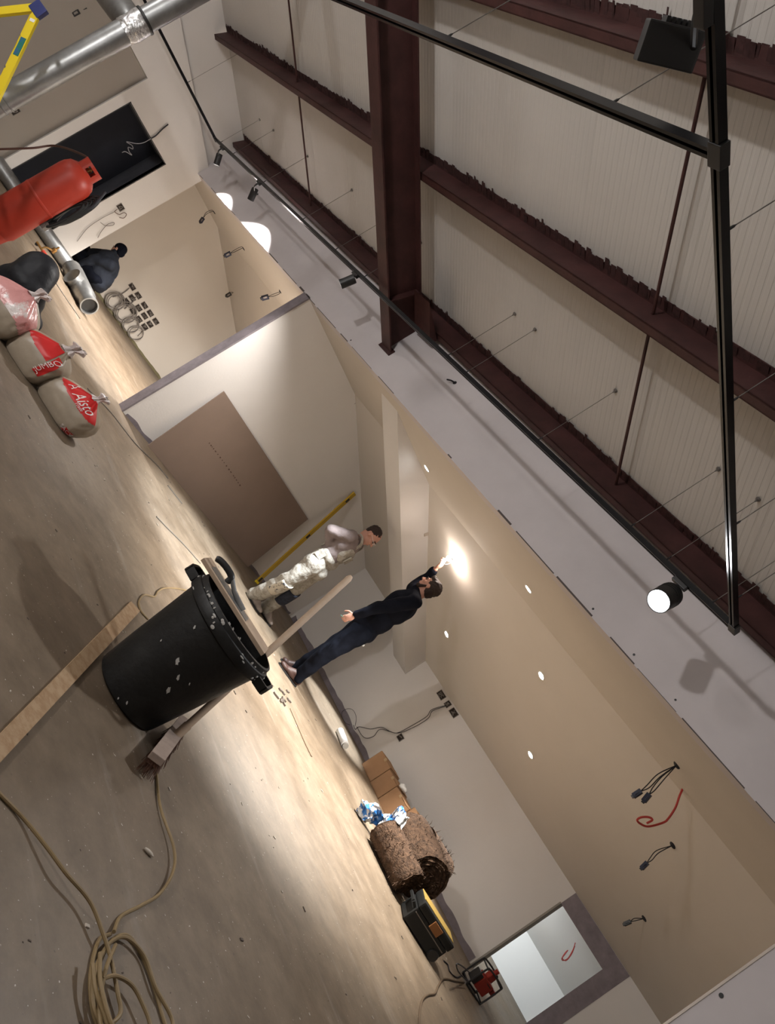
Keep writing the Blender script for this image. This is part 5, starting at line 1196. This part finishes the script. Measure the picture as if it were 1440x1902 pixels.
lamp('hand_light', 'POINT', hp+UZ*0.02+LR*0.06-LF*0.05, 5, (1.0, 0.86, 0.76), 0.03, parent=t2)
lo = wrN+(wrN-elN).normalized()*0.12
o = MB().tube([lo-LR*0.02, lo-LR*0.055-UZ*0.01+LF*0.01], [0.004, 0.003], 8).build('pencil', mat('green_pencil', (0.03, 0.10, 0.07), 0.5), None, True)
tag(o, 'small green pencil in the lowered hand of the reaching man', 'pencil')

# ---------------------------------------------------------------- the plasterer in white overalls
g = (LR*0.96-LF*0.22).normalized(); sd = g.cross(UZ).normalized()          # faces right, his right side towards us
D1 = 8.78
footN = FL(466, 1117); footF = FL(488, 1143)
heelN, toeN = footN-g*0.10, footN+g*0.18; heelF, toeF = footF-g*0.12, footF+g*0.16
mid = (footN+footF)/2
t = thing('person', 'person in plaster-spattered white bib overalls with hands behind the back', 'person', V((mid.x, mid.y, 0)))
hc = J(690, 996, D1); nck = J(664, 1006, D1); che = J(641, 1015, D1); bel = J(610, 1033, D1); pel = J(590, 1046, D1)
shN, shF = J(652, 996, D1-0.17), J(656, 1010, D1+0.18)
elN, wrN = J(615, 986, D1-0.20), J(611, 1013, D1-0.06)
elF, wrF = J(622, 994, D1+0.26), J(612, 1018, D1+0.10)
hipN, kneN, ankN = J(590, 1045, D1-0.09), J(534, 1079, D1-0.10), V((heelN.x, heelN.y, 0.10))+g*0.06
hipF, kneF, ankF = J(594, 1052, D1+0.09), J(545, 1096, D1+0.10), V((heelF.x, heelF.y, 0.10))+g*0.06
face = (g*0.90-UZ*0.38).normalized(); tup = (nck-pel).normalized()
body = MB(); f_, u_, r_ = head(body, hc, face, UZ+g*0.3)
body.cap(nck-UZ*0.03, 0.066, hc-u_*0.05-f_*0.03, 0.058)
body.ell(che, g*0.110, sd*0.175, tup*0.19); body.ell(bel, g*0.115, sd*0.155, tup*0.17); body.ell(pel, g*0.11, sd*0.16, tup*0.13)
limb(body, [shN, elN, wrN], [0.055, 0.043, 0.029]); limb(body, [shF, elF, wrF], [0.055, 0.043, 0.029])
limb(body, [hipN, kneN, ankN], [0.085, 0.055, 0.042]); limb(body, [hipF, kneF, ankF], [0.085, 0.055, 0.042])
body.cap(ankN, 0.032, heelN+g*0.15+UZ*0.04, 0.022); body.cap(ankF, 0.032, heelF+g*0.15+UZ*0.04, 0.022)
hand(body, wrN, (J(606, 1026, D1-0.02)-wrN), g, -UZ, 0.5); hand(body, wrF, (J(606, 1026, D1+0.06)-wrF), g, UZ, 0.5)
blob(body, 'body', SKIN, t, 0.0065, 2); face_parts(t, hc, f_, u_, r_)
hair = MB(); hair.ell(hc+u_*0.048-f_*0.028, f_*0.094, r_*0.081, u_*0.082, 20, 14); hair.ell(hc-f_*0.062+u_*0.012, f_*0.048, r_*0.070, u_*0.070, 16, 10)
ho = blob(hair, 'hair', HAIR, t, 0.008, 2); crumple(ho, 0.006, 40)
gl = MB()
for q in (-1, 1): gl.tube([hc+u_*0.012+r_*q*0.034+f_*0.104+(r_*math.cos(a)*0.022+u_*math.sin(a)*0.017) for a in [i*2*math.pi/14 for i in range(15)]], 0.0025, 5); gl.tube([hc+u_*0.014+r_*q*0.056+f_*0.10, hc+u_*0.012+r_*q*0.082-f_*0.01], 0.0025, 5)
gl.tube([hc+u_*0.014-r_*0.012+f_*0.106, hc+u_*0.014+r_*0.012+f_*0.106], 0.0025, 5)
lab(gl.build('glasses', mat('pale_frame', (0.55, 0.50, 0.46), 0.3), t, True), 'pale framed glasses')
sh = MB(); sh.ell(che, g*0.135, sd*0.205, tup*0.205, 22, 14); sh.ell(bel+tup*0.04, g*0.128, sd*0.175, tup*0.17, 22, 14); sh.cap(shN, 0.078, shF, 0.078); sh.cap(nck-UZ*0.04, 0.085, nck+UZ*0.012, 0.072)
limb(sh, [shN, elN, wrN-(wrN-elN).normalized()*0.02], [0.080, 0.066, 0.045]); limb(sh, [shF, elF, wrF-(wrF-elF).normalized()*0.02], [0.080, 0.066, 0.045])
so = blob(sh, 'shirt', GREYSHIRT, t, 0.012, 3); crumple(so, 0.018, 11)
ov = MB(); ov.ell(pel-tup*0.01, g*0.155, sd*0.19, tup*0.165, 22, 14); ov.ell(bel-tup*0.02+g*0.012, g*0.150, sd*0.19, tup*0.12, 22, 14)
limb(ov, [hipN, kneN, ankN-UZ*0.02], [0.126, 0.096, 0.086]); limb(ov, [hipF, kneF, ankF-UZ*0.02], [0.122, 0.092, 0.084])
ov.ell(pel+g*0.13-tup*0.05, g*0.07, sd*0.10, tup*0.08)
# bib over the chest
ov.ell(che+g*0.080-tup*0.060, g*0.085, sd*0.165, tup*0.160, 18, 12)
oo = blob(ov, 'overalls', OVERALL, t, 0.012, 3); crumple(oo, 0.022, 9)
for q in (-1, 1):
    p = [che+g*0.10+sd*q*0.085+tup*0.08, che+g*0.085+sd*q*0.10+tup*0.17, che+sd*q*0.105+tup*0.222, che-g*0.10+sd*q*0.09+tup*0.15, che-g*0.145+sd*q*0.05-tup*0.02, bel-g*0.15]
    p = spline(p, 5); st = MB()
    for a, b in zip(p[:-1], p[1:]): st.bar(a, b, 0.034, 0.010, (a-che))
    st.build('strap', OVERALL, oo)
MB().obox(che+g*0.163-tup*0.06, g*0.008, sd*0.08, tup*0.055).build('bib_pocket', OVERALL, oo, bevel=0.004)
for (k, a_, m_, nm, lb_) in ((kneN, ankN, PADCREAM, 'knee_pad', 'cream knee pad pocket with dark border'), (kneF, ankF, PADNAVY, 'knee_pad', 'dark navy knee pad')):
    d = (a_-k).normalized(); c = k+d*0.10; fo = (g*0.75-LF*0.65).normalized(); fo = (fo-d*fo.dot(d)).normalized(); s2 = d.cross(fo)
    pm_ = MB(); nu, nv = 10, 8; vs = []
    for j in range(nv+1):
        for i in range(nu+1):
            ph = (i/nu-0.5)*2.4; vs.append(c+d*(j/nv-0.5)*0.26+(fo*math.cos(ph)+s2*math.sin(ph))*(0.100-0.004*(abs(j/nv-0.5)*2)**4))
    pm_.add(vs, [(j*(nu+1)+i, j*(nu+1)+i+1, (j+1)*(nu+1)+i+1, (j+1)*(nu+1)+i) for j in range(nv) for i in range(nu)])
    po = pm_.build(nm, m_, oo, True); lab(po, lb_); sm_ = po.modifiers.new('thick', 'SOLIDIFY'); sm_.thickness = 0.012
MB().obox(bel+sd*0.185-g*0.02-tup*0.06, g*0.05, sd*0.012, tup*0.05).build('hip_pocket', OVERALL, oo, bevel=0.006)
shoe(heelN, toeN, t, 'boot', BOOTP); shoe(heelF, toeF, t, 'boot', BOOTP)

# ---------------------------------------------------------------- the worker crouching by the duct
D3 = 11.9
g = (-LR*0.85+LF*0.25).normalized(); sd = g.cross(UZ).normalized()
pel = J(183, 521, D3); che = J(198, 493, D3-0.02); nck = J(211, 476, D3); hc = J(220, 466, D3+0.02)
fz = FL(153, 522); dd = depth_of(fz)
footN = CAM+ray(160, 526)*D3; footN.z = 0; footF = footN+LF*0.28-LR*0.04
t = thing('person', 'person in dark navy workwear crouching beside the duct tee', 'person', V((footN.x, footN.y, 0)))
kneN = J(143, 466, D3-0.10); kneF = J(152, 456, D3+0.25)
ankN, ankF = V((footN.x, footN.y, 0.10)), V((footF.x, footF.y, 0.10))
hipN, hipF = pel-LF*0.09, pel+LF*0.12
shN, shF = J(206, 492, D3-0.18), J(205, 476, D3+0.20)
elN, wrN = J(180, 480, D3-0.22), J(152, 490, D3-0.16)
elF, wrF = J(172, 470, D3+0.22), J(148, 486, D3+0.02)
tup = (nck-pel).normalized(); bk = g.cross(tup); 
body = MB(); face = (g*0.8-UZ*0.55).normalized(); f_, u_, r_ = head(body, hc, face, UZ+g*0.4)
body.cap(nck, 0.06, hc-u_*0.04-f_*0.02, 0.056)
gf = (g-tup*g.dot(tup)).normalized()
body.ell(che, gf*0.11, sd*0.17, tup*0.18); body.ell(pel, gf*0.11, sd*0.16, tup*0.14)
limb(body, [hipN, kneN, ankN], [0.085, 0.055, 0.042]); limb(body, [hipF, kneF, ankF], [0.085, 0.055, 0.042])
limb(body, [shN, elN, wrN], [0.055, 0.043, 0.028]); limb(body, [shF, elF, wrF], [0.055, 0.043, 0.028])
body.cap(ankN, 0.038, ankN+g*0.12-UZ*0.055, 0.032); body.cap(ankF, 0.038, ankF+g*0.12-UZ*0.055, 0.032)
hand(body, wrN, (wrN-elN).normalized()*0.6-UZ*0.5, UZ*-1+g*0.3, LF, 0.6); hand(body, wrF, (wrF-elF).normalized()*0.6-UZ*0.5, UZ*-1+g*0.3, -LF, 0.6)
bo = blob(body, 'body', SKIN, t, 0.007, 2); face_parts(t, hc, f_, u_, r_)
hr = MB(); hr.ell(hc+u_*0.042-f_*0.02, f_*0.104, r_*0.090, u_*0.090, 18, 12); hr.ell(hc-f_*0.05-u_*0.01, f_*0.064, r_*0.080, u_*0.078, 16, 10)
lab(blob(hr, 'beanie', NAVYT, t, 0.009, 2), 'dark knitted cap')
jk = MB(); jk.ell(che, gf*0.19, sd*0.235, tup*0.215, 20, 12); jk.ell(pel+tup*0.08, gf*0.19, sd*0.22, tup*0.20, 20, 12); jk.cap(shN, 0.085, shF, 0.085); jk.cap(nck-tup*0.02, 0.09, nck+tup*0.03, 0.075)
jk.ell(pel+LR*0.03-UZ*0.02, LR*0.15, LF*0.19, UZ*0.13, 18, 12)
limb(jk, [shN, elN, wrN], [0.092, 0.080, 0.056]); limb(jk, [shF, elF, wrF], [0.092, 0.080, 0.056])
jo = blob(jk, 'jacket', NAVYJ, t, 0.014, 3); crumple(jo, 0.022, 8)
tr_ = MB(); limb(tr_, [hipN, kneN, ankN-UZ*0.02], [0.130, 0.100, 0.078]); limb(tr_, [hipF, kneF, ankF-UZ*0.02], [0.130, 0.100, 0.078]); tr_.ell(pel-UZ*0.02, LR*0.15, LF*0.19, UZ*0.13)
to = blob(tr_, 'trousers', NAVYT, t, 0.014, 3); crumple(to, 0.018, 9)
for fp in (footN, footF): shoe(fp-g*0.09, fp+g*0.19, t, 'boot', BOOT, 0.07)
bpy.data.scenes.remove(TMPSC)
